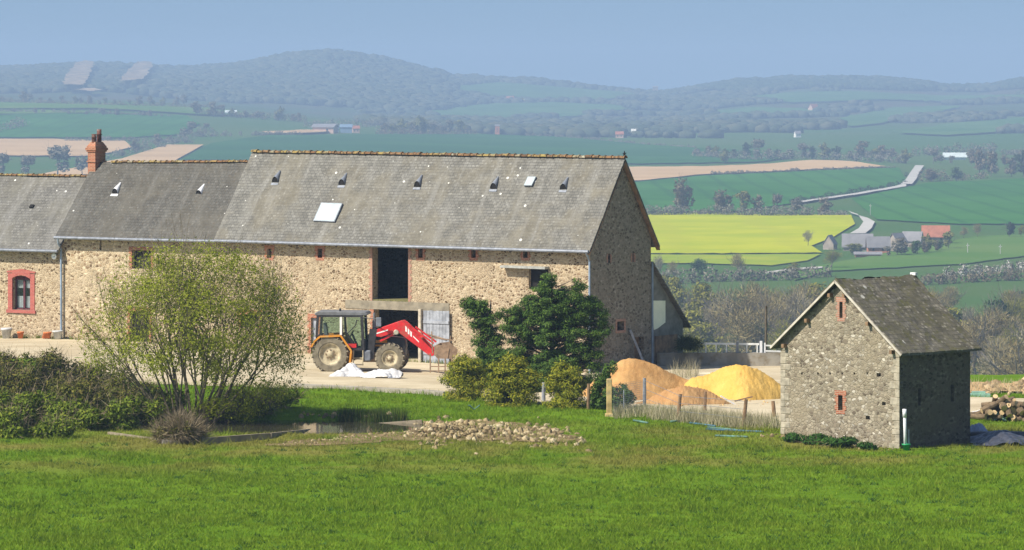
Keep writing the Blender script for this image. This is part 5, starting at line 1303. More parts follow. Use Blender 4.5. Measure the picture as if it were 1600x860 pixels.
for y in (-.58, .58):
    mb = MB(); mb.prism([(1.62, .6), (1.95, .6), (2.02, 1.3), (2.12, 1.95), (1.78, 1.98), (1.7, 1.3)], y - .07, y + .07); mb.build('mast', M['t_black'], ld)
    mb = MB(); mb.prism([(1.86, 1.66), (1.9, 1.88), (3.08, 2.30), (3.26, 2.33), (3.42, 2.22), (4.72, .98), (4.78, .82), (4.66, .74), (4.5, .78), (3.16, 1.78), (3.0, 1.84), (2.3, 1.6)], y - .065, y + .065); mb.build('loader_arm', M['t_red'], ld, bevel=.012)
    mb = MB(); mb.beam((2.25, y * .93, 1.42), (2.85, y * .93, 1.72), .09); mb.build('lift_ram', M['t_red'], ld)
    mb = MB(); mb.beam((2.75, y * .93, 1.66), (3.1, y * .93, 1.86), .06); mb.build('ram_rod', M['t_chrome'], ld)
    mb = MB(); mb.beam((3.75, y * .95, 2.02), (4.72, y * .95, 1.32), .08); mb.build('tilt_ram', M['t_red'], ld)
    mb = MB()
    if y < 0:
        for i in range(3): x = 3.42 + i * .115; zc = 2.03 - i * .11; mb.prism([(x, zc - .15), (x + .075, zc - .2), (x + .075, zc + .06 - .04), (x, zc + .1)], y - .072, y - .066)
        mb.prism([(3.78, 1.62), (4.05, 1.36), (4.05, 1.42), (3.78, 1.68)], y - .072, y - .066); mb.prism([(2.1, 1.80), (2.62, 1.96), (2.62, 1.9), (2.1, 1.74)], y - .072, y - .066); mb.build('white_marking', M['t_white'], ld)
        mb = MB(); mb.lathe([(0.0, -.02), (.1, -.02), (.12, 0), (.1, .02)], 14, 'y', (3.0, y - .09, 1.83)); mb.build('pivot_plate', M['t_chrome'], ld)
mb = MB(); mb.beam((4.05, -.58, 1.5), (4.05, .58, 1.5), .14); mb.build('cross_tube', M['t_red'], ld)
bk = link('bucket', None, ld)
mb = MB()
prof = [(4.82, 1.25), (4.78, .85), (4.95, .66), (5.62, .66), (5.62, .69), (4.98, .72), (4.84, .88), (4.88, 1.25)]
mb.prism(prof, -1.05, 1.05)
side = [(4.8, 1.25), (4.78, .85), (4.95, .66), (5.62, .66), (5.66, .95), (5.25, 1.3)]
mb.prism(side, -1.09, -1.05); mb.prism(side, 1.05, 1.09); mb.build('shell', M['t_rust'], bk)
mb = MB()
for x in (4.62, 5.0, 5.3, 5.6): mb.beam((x, -1.1, .02), (x, -1.1, .66 if x > 4.7 else .9), .055)
mb.beam((4.6, -1.1, .3), (5.65, -1.1, .3), .05); mb.beam((4.6, -1.1, .1), (5.65, -1.1, .1), .05); mb.beam((4.72, -1.1, .9), (4.68, -1.1, 1.9), .05); mb.beam((4.68, -1.1, 1.62), (5.7, -1.1, 1.5), .05); mb.beam((5.4, -1.1, .66), (5.55, -1.1, 1.7), .04)
mb.build('fork_rack', M['t_rust'], bk)

# open leaf of the barn door, standing against the wall
a = FB.fy(664, 571); b2 = FB.fy(702, 486)
dl = thing('barn_door_leaf', 'weathered grey plank door leaf standing open against the barn wall', 'door', tuple(FB.wor(a.x, -.14, 0)), -TH)
L = b2.x - a.x + .1; z0, z1 = -.3, b2.z; mb = MB(); n = 8
for i in range(n): mb.box(L * i / n + .006, L * (i + 1) / n - .006, -.02, .02, z0 + random.uniform(0, .08), z1 - random.uniform(0, .03))
mb.build('planks', M['wood_grey'], dl)
for z in (z0 + .6, z1 - .62): mb = MB(); mb.box(.02, L - .02, -.06, -.022, z, z + .14); mb.build('ledge', M['wood_grey'], dl)
mb = MB(); mb.beam((.2, -.05, 1.3), (L - .15, -.05, 1.05), .07, .03); mb.build('brace', M['t_rust'], dl)
mb = MB(); mb.beam((-.12, -.06, -.35), (-.12, -.06, z1 + .05), .2, .14); mb.build('door_post', M['wood_pale'], dl)

# white sacks of sheeting on the yard in front of the tractor
def heap_mesh(n, m, fn, seed):
    rr = np.random.default_rng(seed); mb = MB()
    for i in range(n + 1):
        for j in range(m + 1): mb.v.append(fn(i / n, j / m, rr))
    for i in range(n):
        for j in range(m): q = i * (m + 1) + j; mb.f.append((q, q + m + 1, q + m + 2, q + 1))
    return mb
def tarp(label, u, v, wpx, hpx, seed, mat, dep=1.1, name='tarpaulin', rz=0.0):
    p = G(u, v); k = p.y / F; W = wpx * k; H = hpx * k * .8; ph = np.random.default_rng(seed).uniform(0, 6.28, 9)
    def fn(s, t, rr):
        x, y = (s - .5), (t - .5); a = math.atan2(y, x); d_ = math.hypot(x, y) * 2 / (1 + .12 * math.sin(3 * a + ph[0]) + .1 * math.sin(5 * a + ph[1]))
        h = H * max(0, 1 - d_ ** 1.6) * (.75 + .35 * math.sin(7 * x + ph[2]) * math.cos(5 * y + ph[3])) + .05 * abs(math.sin(16 * x + 9 * y + ph[4])) * (d_ < 1.05) + .035 * abs(math.sin(23 * y - 15 * x + ph[5])) * (d_ < 1.05)
        g = 1 + .1 * math.sin(4 * a + ph[6])
        return (x * W * g, y * dep * g, max(.012, h + .015))
    o = tag(heap_mesh(44, 30, fn, seed).build(name, mat, None, False, (p.x, p.y + dep * .4, p.z + .03)), label, 'tarpaulin'); o.rotation_euler.z = rz; return o
M['tarp_white'] = plain('white plastic sheet', (.60, .60, .61), .4, .06, 3)
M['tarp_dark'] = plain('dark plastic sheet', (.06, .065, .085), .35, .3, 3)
M['tarp_green'] = plain('greenish plastic sheet', (.25, .42, .33), .4, .2, 3)
M['tarp_blue'] = plain('blue grey plastic sheet', (.28, .33, .45), .4, .2, 3)
tarp('crumpled white sheet lying before the rear tractor wheel', 545, 590, 58, 22, 1, M['tarp_white'])
tarp('crumpled white sheet lying before the front tractor wheel', 596, 592, 62, 20, 2, M['tarp_white'])
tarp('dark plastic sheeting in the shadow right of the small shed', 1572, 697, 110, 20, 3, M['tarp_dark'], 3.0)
tarp('white sheet lying beside the log pile', 1534, 656, 40, 18, 4, M['tarp_white'], 1.2)
tarp('greenish sheet lying against the log pile', 1560, 659, 26, 16, 5, M['tarp_green'], .9)
tarp('bluish sheet bundle at the shaded shed corner', 1527, 678, 32, 20, 6, M['tarp_blue'], 1.0)
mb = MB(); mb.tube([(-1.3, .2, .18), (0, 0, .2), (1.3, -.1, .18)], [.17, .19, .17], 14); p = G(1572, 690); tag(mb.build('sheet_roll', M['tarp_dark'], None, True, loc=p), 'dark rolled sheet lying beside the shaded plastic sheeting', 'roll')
p = G(1528, 620); mb = MB(); mb.box(-.5, .5, -.3, .3, 0, .12); mb.box(-.25, .3, -.2, .2, .12, .22); tag(mb.build('pale_slab', M['tarp_green'], None, loc=p), 'pale green slab lying on grass behind the log pile', 'slab')

# logs
M['log_bark'] = plain('log bark', (.16, .115, .07), .95, .35, 5, .4); M['log_end'] = plain('cut wood', (.62, .45, .25), .85, .25, 6)
mb = MB(); L = .42; mb.lathe([(.10, -L), (.115, -L * .4), (.11, L * .5), (.10, L)], 10, 'y')
log0 = thing('split_log', 'cut log in the jumbled heap right of the small stone shed', 'log', (0, 0, 0), 0, 'logs in the jumbled heap')
mb.build('bark', M['log_bark'], log0)
mb = MB(); k = [(.1 * math.cos(2 * math.pi * i / 10), .1 * math.sin(2 * math.pi * i / 10)) for i in range(10)]
mb.poly([(x, -L - .002, z) for x, z in k]); mb.build('cut_face', M['log_end'], log0)
mb = MB(); mb.poly([(x, L + .002, z) for x, z in k]); mb.build('cut_face', M['log_end'], log0)
pc = G(1575, 660); random.seed(77); hh = {}
for i in range(90):
    dx = random.gauss(0, .75); dx = max(-1.5, min(2.2, dx + .3)); dy = random.uniform(-.5, .7); top = max(.0, .85 * (1 - abs(dx) / 1.7)); z = .1 + random.uniform(0, 1) * top
    o = log0 if i == 0 else copy_thing(log0, (0, 0, 0)); o.location = (pc.x + dx, pc.y + .6 + dy * (1 - z * .5), pc.z + z); o.rotation_euler = (random.gauss(0, .35), random.gauss(0, .3), random.gauss(0.2, .8)); s = random.uniform(.75, 1.3); o.scale = (s, random.uniform(.7, 1.1), s)
# flower pots and buckets at the left house
M['terracotta'] = plain('terracotta', (.55, .17, .06), .85, .2, 6); M['pot_grey'] = plain('grey tub', (.50, .51, .52), .7, .2, 4)
def potm(r, h): mb = MB(); mb.lathe([(.0, 0), (r * .7, 0), (r * .95, h * .8), (r * 1.08, h * .8), (r * 1.08, h), (r * .92, h), (r * .88, h * .85), (0, h * .85)], 18); return mb
for u, v, r, h, m, lb, rx in ((10, 533, .27, .55, 'pot_grey', 'grey tub standing under the crimson window', 0), (32, 532, .17, .34, 'terracotta', 'single terracotta flower pot right of the grey tub', 0), (68, 529, .15, .3, 'terracotta', 'tilted terracotta pot leaning on its neighbour by the wall', .5), (75, 531, .17, .32, 'terracotta', 'upright terracotta pot next to the stone tub by the wall', 0), (90, 531, .25, .4, 'pot_grey', 'round stone tub beside the blue drainpipe', 0)):
    q = FB.plane(u, v, (0, 1, 0), -.55); w = FB.wor(q.x, -.55); o = potm(r, h).build('flower_pot' if m == 'terracotta' else 'tub', M[m], None, True, loc=(w.x, w.y, gz(w.x, w.y) + .03)); o.rotation_euler.y = rx; tag(o, lb, 'flower pot' if m == 'terracotta' else 'tub')
# white pipe with green bucket at the shed corner
p = G(1416, 704); wp = thing('white_standpipe', 'white upright pipe standing in green bucket at the shed corner', 'pipe', tuple(p))
mb = MB(); mb.tube([(-.03, 0, 0), (-.06, 0, 1.5)], .06, 10); mb.tube([(-.06, 0, 1.2), (-.06, 0, 1.5)], .075, 10); mb.build('pipe', M['zinc_pale'], wp, True)
mb = MB(); mb.tube([(.1, .05, 0), (.09, .05, .75)], .03, 8); mb.build('stake', M['wood_grey'], wp)
M['green_plastic'] = plain('green plastic', (.03, .33, .12), .4, .1, 4)
mb = potm(.15, .24); mb.build('bucket', M['green_plastic'], wp, True)
# blue pipes on the grass
M['blue_pipe'] = plain('blue plastic pipe', (.05, .13, .19), .5, .25, 3); M['teal_pipe'] = plain('faded teal pipe', (.10, .20, .17), .6, .25, 3)
for u0, v0, u1, v1, m, lb in ((1078, 663, 1118, 668, 'blue_pipe', 'short dark blue pipe on the grass below the fence'), (1104, 673, 1192, 677, 'blue_pipe', 'longest blue pipe on the grass near the small shed'), (1106, 670, 1160, 675, 'teal_pipe', 'teal pipe beside the longest blue pipe on the grass'), (1048, 661, 1062, 660, 'teal_pipe', 'stub of teal pipe at the foot of the leaning post'), (990, 659, 1012, 663, 'teal_pipe', 'faded teal pipe half sunk in grass near the ochre post'), (1118, 683, 1168, 685, 'teal_pipe', 'faded pipe in the grass nearest the lawn')):
    p, q = G(u0, v0), G(u1, v1); mb = MB(); c0 = (p + q) / 2; mb.tube([p - c0, q - c0], .04, 8); tag(mb.build('plastic_pipe', M[m], None, True, loc=c0 + Vector((0, 0, .05))), lb, 'pipe')
p = G(741, 641); mb = MB(); 
for i in range(6): a = random.uniform(0, 6.28); mb.tube([(0, 0, .02), (.25 * math.cos(a), .2 * math.sin(a), .2)], .02, 5)
tag(mb.build('tangled_twine', M['teal_pipe'], None, loc=p), 'small bluish tangle of twine lying on the lawn', 'twine')

# ------------------------------------------------------------------ pond, boards, rubble
wm_, nt, b = nodes_of('still pond water'); b.inputs['Base Color'].default_value = (.05, .048, .03, 1); b.inputs['Roughness'].default_value = .06; b.inputs['Specular IOR Level'].default_value = .8
bump(nt, b, noise(nt, objco(nt, (1, .4, 1)), 3, 3), .06, .02)
pw = []
for i in range(48): a = 2 * math.pi * i / 48; pw.append((POND_C[0] + 6.9 * math.cos(a), POND_C[1] + 4.4 * math.sin(a)))
drape('pond_water', pw, wm_, 2, 2, 0.0, lambda x, y: -.17)
M['board'] = plain('weathered pond board', (.25, .21, .15), .9, .25, 2, .3)
def board(u0, v0, u1, v1, h, label):
    p, q = G(u0, v0), G(u1, v1); c0 = (p + q) / 2; mb = MB(); z = Vector((0, 0, h / 2 - .12)); mb.beam(p - c0 + z, q - c0 + z, .12, h); return tag(mb.build('pond_board', M['board'], None, loc=c0), label, 'board')
board(314, 694, 420, 686, .34, 'weathered board edging the pond under the bare shrub')
board(422, 686, 512, 676, .34, 'weathered board edging the pond below the water reflection')
board(512, 674, 660, 663, .3, 'long board edging the pond towards the rubble heap')
board(170, 679, 262, 692, .22, 'low board edging the grass below the bramble thicket')
mb = MB(); p = G(268, 694); mb.box(-.35, .35, -.12, .12, -.1, .16); tag(mb.build('concrete_block', M['concrete'], None, loc=p, bevel=.02), 'concrete block at the end of the pond boards', 'block')
# bare soil beside the pond and under the rubble
sm_ = fieldmat('trampled soil', (.15, .115, .06), (.25, .185, .105), .9)
soil = [G(u, v) for u, v in ((400, 698), (520, 688), (600, 676), (660, 662), (760, 658), (860, 668), (915, 686), (880, 692), (760, 689), (640, 690), (520, 696))]
drape('bare_soil', densify([(p.x, p.y) for p in soil], .45, .26), sm_, 30, 14, .025)
LM = {'willow': leafmat('fresh willow buds', [(0, (.18, .215, .016)), (.5, (.29, .335, .03)), (1, (.42, .45, .06))], .45, .7),
      'conifer': leafmat('conifer sprays', [(0, (.018, .042, .008)), (.4, (.045, .098, .014)), (.75, (.085, .155, .022)), (1, (.15, .22, .035))], .12, .65),
      'golden': leafmat('golden conifer sprays', [(0, (.06, .09, .008)), (.35, (.15, .18, .014)), (.7, (.27, .275, .02)), (1, (.42, .38, .032))], .2, .65),
      'bramble': leafmat('bramble leaves', [(0, (.05, .055, .009)), (.4, (.10, .11, .016)), (.75, (.15, .16, .025)), (1, (.22, .17, .05))], .2, .75),
      'brambleg': leafmat('green bramble leaves', [(0, (.045, .075, .005)), (.4, (.10, .15, .010)), (.75, (.16, .215, .018)), (1, (.24, .27, .03))], .2, .75),
      'nettle': leafmat('nettle leaves', [(0, (.02, .06, .01)), (.5, (.035, .10, .014)), (1, (.06, .15, .02))], .2, .7),
      'twig': leafmat('brown twigs', [(0, (.11, .085, .05)), (.5, (.20, .16, .10)), (1, (.32, .26, .17))], 0, .9),
      'straw': leafmat('dry grass', [(0, (.22, .22, .10)), (.35, (.36, .32, .19)), (.8, (.48, .43, .29)), (1, (.58, .53, .38))], .25, .9),
      'rush': leafmat('rushes', [(0, (.03, .06, .01)), (.6, (.06, .10, .015)), (1, (.16, .16, .05))], .2, .8)}
def blades(name, pts, h, w, mat, lean=.3, label=None, cat=None, kind=None, origin=None):
    pts = np.asarray(pts); n = len(pts); a = rng.uniform(0, 6.28, n); d_ = np.stack([np.cos(a), np.sin(a), np.zeros(n)], 1); hh = (h * rng.uniform(.5, 1.35, n))[:, None]
    off = rng.normal(0, lean, (n, 3)) * hh; off[:, 2] = 0; V = np.stack([pts - d_ * w, pts + d_ * w, pts + off + np.array([0, 0, 1]) * hh], 1)
    if origin is not None: V = V - np.array(origin)
    o = npmesh(name, V.reshape(-1, 3), 3, mat)
    if origin is not None: o.location = origin
    tag(o, label, cat, None, kind); return o
def rocks(name, n, pick, mat, smin, smax, kind=None, label=None, cat=None):
    iv = unit(np.array([(-1, 1.6, 0), (1, 1.6, 0), (-1, -1.6, 0), (1, -1.6, 0), (0, -1, 1.6), (0, 1, 1.6), (0, -1, -1.6), (0, 1, -1.6), (1.6, 0, -1), (1.6, 0, 1), (-1.6, 0, -1), (-1.6, 0, 1)]))
    fi = np.array([(0, 11, 5), (0, 5, 1), (0, 1, 7), (0, 7, 10), (0, 10, 11), (1, 5, 9), (5, 11, 4), (11, 10, 2), (10, 7, 6), (7, 1, 8), (3, 9, 4), (3, 4, 2), (3, 2, 6), (3, 6, 8), (3, 8, 9), (4, 9, 5), (2, 4, 11), (6, 2, 10), (8, 6, 7), (9, 8, 1)])
    pts = np.array([pick() for i in range(n)]); s = (smin + (smax - smin) * rng.random((n, 1, 1)) ** 2.4) * rng.uniform(.6, 1.35, (n, 1, 3))
    V = (pts[:, None] + iv[None] * s * rng.uniform(.75, 1.2, (n, 12, 1))).reshape(-1, 3); Fc = (fi[None] + np.arange(n)[:, None, None] * 12).reshape(-1, 3)
    o = idxmesh(name, V, Fc, mat); tag(o, label, cat, None, kind); return o
M['rubble'] = leafmat('rubble stones', [(0, (.12, .09, .05)), (.35, (.23, .175, .095)), (.7, (.34, .27, .15)), (1, (.46, .39, .25))], 0, .95)
def pick_rub():
  while True:
    t = random.random(); u = 640 + 270 * t ** 1.35 + random.gauss(0, 6); mid_ = np.interp(u, [640, 700, 760, 840, 910], [677, 676, 676, 679, 690]); v = mid_ + random.gauss(0, 1) * np.interp(u, [640, 700, 840, 910], [6, 10, 9, 6])
    p = G(u, v)
    if math.sin(p.x * 2.1 + 1.3 * math.sin(p.y * 1.9)) * math.sin(p.y * 2.6 + p.x * .9) < -.25 + .35 * (u > 800) * random.random() and random.random() < .85: continue
    h = max(0, np.interp(u, [630, 690, 760, 830, 920], [.04, .26, .14, .08, .02]) * (1 - abs(v - mid_) / 17)); return (p.x, p.y, p.z + random.random() * h)
random.seed(4)
rocks('rubble_heap', 1000, pick_rub, M['rubble'], .028, .15, None, 'long low heap of pale broken stones on the lawn', 'rubble')
def pick_edge():
    u = random.uniform(430, 660); p = G(u, np.interp(u, [430, 520, 600, 660], [696, 689, 680, 672]) + random.gauss(0, 2.5)); return (p.x, p.y, p.z + .02)
rocks('loose_stones', 170, pick_edge, M['rubble'], .02, .09, 'stuff')
def pick_foot():
    p = FS.wor(random.uniform(-ws - .3, .1), -random.uniform(.1, 1.0)); return (p.x, p.y, gz(p.x, p.y) + .02)
rocks('foot_stones', 60, pick_foot, M['rubble'], .03, .1, 'stuff')
rocks('spilled_gravel', 160, rocks_later, leafmat('gravel lumps', [(0, (.35, .2, .09)), (1, (.62, .42, .2))], 0, 1), .015, .06, 'stuff')
def pick_tan():
    q = (random.uniform(15, 30), random.uniform(190.5, 199)); return (q[0], q[1], gz(*q) + .08)
rocks('bank_clods', 420, pick_tan, leafmat('earth clods', [(0, (.2, .14, .08)), (.6, (.38, .28, .16)), (1, (.5, .38, .23))], 0, 1), .04, .24, 'stuff')
blades('bank_grass', [pick_tan() for i in range(1800)], .3, .012, LM['straw'], .4, kind='stuff')
def pick_bank():
    p = G(random.uniform(470, 620), random.uniform(646, 654)); return (p.x, p.y, p.z + .02)
rocks('bank_stones', 60, pick_bank, M['rubble'], .04, .13, 'stuff')

# ------------------------------------------------------------------ trees and shrubs of the farm
# budding many-stemmed willow shrub
random.seed(12)
wb = G(300, 662); wl = thing('willow_shrub', 'broad many stemmed willow shrub with fresh yellow green buds by the pond', 'shrub', tuple(wb))
segs = []
for i in range(30):
    a = random.uniform(0, 6.28); rr = random.uniform(.1, 1.1); p0 = Vector((rr * math.cos(a) * 1.1, rr * math.sin(a) * .6, -.15)); tilt = random.uniform(.06, 1.25) ** .85
    dd = Vector((math.cos(a) * tilt, math.sin(a) * tilt * .8, 1)).normalized()
    branches(p0, dd, random.uniform(2.8, 3.9), random.uniform(.035, .075), 2, segs, .42, .10, 2)
seg_mesh(segs, 5).build('stems', plain('willow bark', (.13, .11, .07), .9, .35, 4), wl)
tips = np.array([[*s[1]] for s in segs if s[3] < .022]); tdir = np.array([[*(s[1] - s[0])] for s in segs if s[3] < .022])
ok = tips[:, 2] > .5; tips, tdir = tips[ok], tdir[ok]
def shape(p):   # keep the outline of the photographed crown
    x, y, z = p[:, 0], p[:, 1], p[:, 2]; return ((x - .15) / 4.75) ** 2 + (y / 3.8) ** 2 + ((z - 3.55) / 3.95) ** 2 < 1.0 + rng.normal(0, .08, len(p))
k = rng.integers(0, len(tips), 5000); tp_ = tips[k] + rng.normal(0, .22, (5000, 3)); keep = shape(tp_); tp_ = tp_[keep]; td_ = unit(tdir[k][keep]) + np.array([0, 0, .35]) + rng.normal(0, .4, tp_.shape)
npmesh('twigs', twig_tris(tp_, td_, .75, .006), 3, LM['twig'], wl)
cl = [((random.uniform(-4.6, 4.8), random.uniform(-2.6, 2.6), random.uniform(1.6, 7.3)), (.75, .7, .55)) for i in range(420)]
cl = [c for c in cl if .12 < ((c[0][0] - .15) / 4.5) ** 2 + (c[0][1] / 2.7) ** 2 + ((c[0][2] - 3.4) / 3.7) ** 2 < 1 and c[0][2] > 1.9 - .12 * c[0][0]]
cl += [((random.uniform(2.2, 4.7), random.uniform(-1.2, 1.2), random.uniform(.5, 4.2)), (.7, .7, .55)) for i in range(34)] + [((random.uniform(-1.5, 2.5), random.uniform(-1, 1), random.uniform(5.2, 6.9)), (.8, .7, .5)) for i in range(26)] + [((random.uniform(.4, 4.5), random.uniform(-1.4, .4), random.uniform(.2, 1.7)), (.8, .7, .5)) for i in range(28)]
p1, _ = cloud(cl, 33000, .0); p1 = p1[shape(p1)]
p2 = tips[rng.integers(0, len(tips), 15000)] + rng.normal(0, .30, (15000, 3)); p2 = p2[shape(p2)]
p = np.concatenate([p1, p2]); npmesh('buds', leaf_quads(p, unit(p - np.array([0, 0, 2.5])), .066, .7), 4, LM['willow'], wl)
# conifers: ragged plumes
def plume_tree(name, label, u, vb, plumes, n, mat, size, cat='conifer', trunk=None, droop=.4, group=None):
    """plumes: list of (u, v_low, v_high, width_px, depth_m)"""
    p0 = G(u, vb); k = p0.y / F; root = thing(name, label, cat, tuple(p0), 0, group)
    cl = []
    for pu, v0, v1, w, dy in plumes:
        x = (pu - u) * k; zb, zt = (vb - v0) * k, (vb - v1) * k; r = w * k / 2; m = max(3, int((zt - zb) / (r * .55)))
        for i in range(m):
            t = (i + .5) / m; rr = r * (1 - t * .82) * random.uniform(.75, 1.2) + .05
            for q in range(3):
                a = random.uniform(0, 6.28); cl.append(((x + rr * .55 * math.cos(a), dy + rr * .55 * math.sin(a), zb + (zt - zb) * t + random.gauss(0, .08)), (rr * .62, rr * .62, (zt - zb) / m * .75)))
    p, nn = cloud(cl, n, .45); p[:, 2] = np.maximum(p[:, 2], .03); nn = nn + np.array([0, 0, .35])
    npmesh('foliage', leaf_quads(p, nn, size, .55, droop), 4, mat, root)
    mb = MB(); ztop = max((vb - q[2]) for q in plumes) * k * .7; mb.tube([(0, 0, -.2), (0, .05, ztop * .5), (0, .05, ztop)], [.12 if not trunk else trunk, .08, .03], 8); mb.build('trunk', M['bark'], root)
    return root
random.seed(31)
def outline_tree(name, label, u, vb, poly, ncl, n, mat, size, depth, cat='conifer'):
    p0 = G(u, vb); k = p0.y / F; root = thing(name, label, cat, tuple(p0)); us = [q[0] for q in poly]; vs = [q[1] for q in poly]; cl = []; mb = MB()
    while len(cl) < ncl:
        a, v = random.uniform(min(us), max(us)), random.uniform(min(vs), max(vs))
        if not inside((a, v), poly): continue
        x, z = (a - u) * k, (vb - v) * k; t = (v - min(vs)) / (max(vs) - min(vs)); y = random.uniform(-1, 1) * depth * (.25 + .75 * t) * max(.3, 1 - abs(x) / 3.4)
        cl.append(((x, y, z), (random.uniform(.2, .42), random.uniform(.2, .42), random.uniform(.09, .2))))
        mb.tube([(x * .15, y * .15, max(0, z - .35)), (x * .9, y * .9, z)], [.03, .01], 4, False)
    p, nn = cloud(cl, n, .15); d_ = p.copy(); d_[:, 2] = 0; nn = nn * .5 + unit(d_) * .5 + np.array([0, 0, .75])
    p[:, 2] -= .12 * rng.random(len(p)) ** 2; p[:, 2] = np.maximum(p[:, 2], .03)
    npmesh('foliage', leaf_quads(p, nn, size, .5, .6), 4, mat, root)
    zt = (vb - min(vs)) * k; mb.tube([(0, 0, -.2), (0, .05, zt * .5), (.02, .05, zt * .92)], [.14, .09, .02], 8); mb.build('trunk', M['bark'], root); return root
outline_tree('conifer', 'broad dark green conifer in front of the stone barn', 862, 612, [(768, 492), (785, 482), (806, 480), (824, 462), (838, 446), (851, 432), (860, 428), (870, 440), (884, 452), (896, 438), (906, 436), (916, 455), (934, 470), (949, 480), (943, 500), (951, 516), (936, 536), (940, 560), (928, 596), (900, 612), (850, 613), (806, 602), (788, 575), (790, 545), (802, 522), (780, 510)], 520, 95000, LM['conifer'], .072, 2.0)
outline_tree('conifer', 'smaller dark green conifer leaning beside the broad conifer', 766, 606, [(722, 474), (738, 458), (750, 462), (760, 482), (772, 506), (788, 530), (802, 562), (800, 602), (742, 604), (738, 566), (744, 532), (740, 505), (728, 490)], 150, 28000, LM['conifer'], .07, 1.0)
def dome(u, vb, vt, w):
    h = vb - vt; return [(u + w / 2 * x * random.uniform(.93, 1.05), vb - h * y * random.uniform(.96, 1.03)) for x, y in ((-.82, 0), (-.97, .2), (-1, .42), (-.9, .66), (-.66, .85), (-.34, .95), (-.08, 1.03), (.12, .96), (.4, .93), (.7, .82), (.92, .62), (1, .4), (.96, .18), (.8, 0))]
for u, vb, vt, w, n, lb in ((727, 624, 555, 64, 15000, 'golden green round shrub nearest the tractor'), (802, 634, 557, 80, 19000, 'broadest golden green shrub in the row before the conifers'), (882, 637, 568, 56, 12000, 'smallest golden green shrub left of the orange sand heap')):
    o = outline_tree('golden_shrub', lb, u, vb, dome(u, vb, vt, w), 170, n, LM['golden'], .07, 1.3, 'shrub'); o['group'] = 'golden shrubs along the yard edge'
plume_tree('golden_shrub', 'dark green shrub with golden top before the orange sand heap', 952, 640, [(952, 638, 575, 56, .2), (935, 636, 585, 36, .2), (975, 638, 600, 44, .3)], 6500, LM['conifer'], .085, 'shrub', .05, .2)
# bramble thickets on the left
def thicket(name, label, blobs, n, ntw, mat, size, cat='thicket'):
    u0, v0 = blobs[0][0], blobs[0][1]; p0 = G(u0, v0); root = thing(name, label, cat, tuple(p0)); cl = []
    for u, vb, wpx, hpx, dy in blobs:
        p = G(u, vb); k = p.y / F; w = wpx * k / 2; h = hpx * k
        for i in range(7):
            a = random.uniform(0, 6.28); rr = random.uniform(0, .75); t = random.uniform(.1, .72)
            cl.append(((p.x - p0.x + w * rr * math.cos(a), p.y - p0.y + dy + w * .7 * rr * math.sin(a), p.z - p0.z + h * t * (1 - rr * .4)), (w * .42, w * .42, h * .3)))
    p, nn = cloud(cl, n, .35); npmesh('leaves', leaf_quads(p, nn + np.array([0, 0, .3]), size, .8), 4, mat, root)
    p, nn = cloud(cl, ntw, .5); npmesh('canes', twig_tris(p, nn + np.array([0, 0, .3]) + rng.normal(0, .5, p.shape), .55, .009), 3, LM['twig'], root)
    return root
random.seed(41)
thicket('bramble_thicket', 'tall brownish bramble thicket below the left house', [(20, 615, 110, 85, .8), (75, 612, 110, 72, .8), (130, 612, 100, 58, .8), (-30, 610, 110, 85, .8), (180, 625, 100, 58, .6), (60, 640, 130, 70, .3), (140, 642, 120, 62, .3), (0, 640, 120, 74, .3), (215, 640, 80, 56, .6)], 30000, 6500, LM['bramble'], .085)
thicket('bramble_thicket', 'green bramble thicket spreading above the lawn at the left edge', [(40, 668, 120, 62, .5), (-30, 662, 120, 66, .5), (110, 672, 110, 56, .5), (170, 674, 100, 52, .5), (215, 668, 90, 60, .8), (250, 655, 80, 60, 1.0), (10, 684, 110, 46, .3), (90, 686, 110, 44, .3)], 34000, 3000, LM['brambleg'], .085)
thicket('brown_bush', 'low brown twiggy bush at the left end of the pond boards', [(278, 694, 70, 48, .3), (300, 692, 50, 36, .3)], 3500, 5000, LM['bramble'], .06, 'bush')
thicket('low_scrub', 'low green scrub around the willow foot beside the pond', [(330, 662, 110, 34, .4), (390, 652, 110, 34, .6), (430, 640, 90, 42, .8), (360, 645, 120, 40, 1.2)], 11000, 3000, LM['brambleg'], .075)
thicket('weed_patch', 'dark green weeds growing at the foot of the small shed gable', [(1240, 690, 60, 14, .1), (1280, 694, 70, 20, .1), (1320, 700, 70, 22, .1), (1350, 704, 50, 18, .1)], 7000, 200, LM['nettle'], .07, 'weeds')
tag(bpy.data.objects['weed_patch'], kind=None)
def gpts(poly_px, n):
    us = [p[0] for p in poly_px]; vs = [p[1] for p in poly_px]; out = []
    while len(out) < n:
        u, v = random.uniform(min(us), max(us)), random.uniform(min(vs), max(vs))
        if inside((u, v), poly_px): p = G(u, v); out.append((p.x, p.y, p.z))
    return out
random.seed(51)
blades('dry_tall_grass', gpts([(1010, 646), (1060, 650), (1120, 654), (1218, 664), (1218, 672), (1160, 672), (1090, 664), (1010, 656)], 4200), .50, .010, LM['straw'], .26, kind='stuff')
blades('dry_tall_grass', gpts([(955, 645), (1010, 640), (1012, 652), (958, 656)], 700), .38, .010, LM['straw'], .28, kind='stuff')
blades('dry_reeds', gpts([(1050, 590), (1092, 588), (1092, 592), (1050, 594)], 200), .8, .009, LM['straw'], .35, kind='stuff')
for u, v, n, lb, r in ((590, 664, 500, 'largest clump of green rushes behind the pond board', 12), (545, 660, 320, 'rush clump at the open pond edge', 9), (625, 664, 320, 'rush clump next to the rubble heap', 9)):
    pp2 = []
    for i in range(n): q = G(u + random.gauss(0, r), v + random.gauss(0, 2.2)); pp2.append((q.x, q.y, q.z))
    blades('rush_clump', pp2, .62, .014, LM['rush'], .18, lb, 'rushes', None, tuple(G(u, v)))
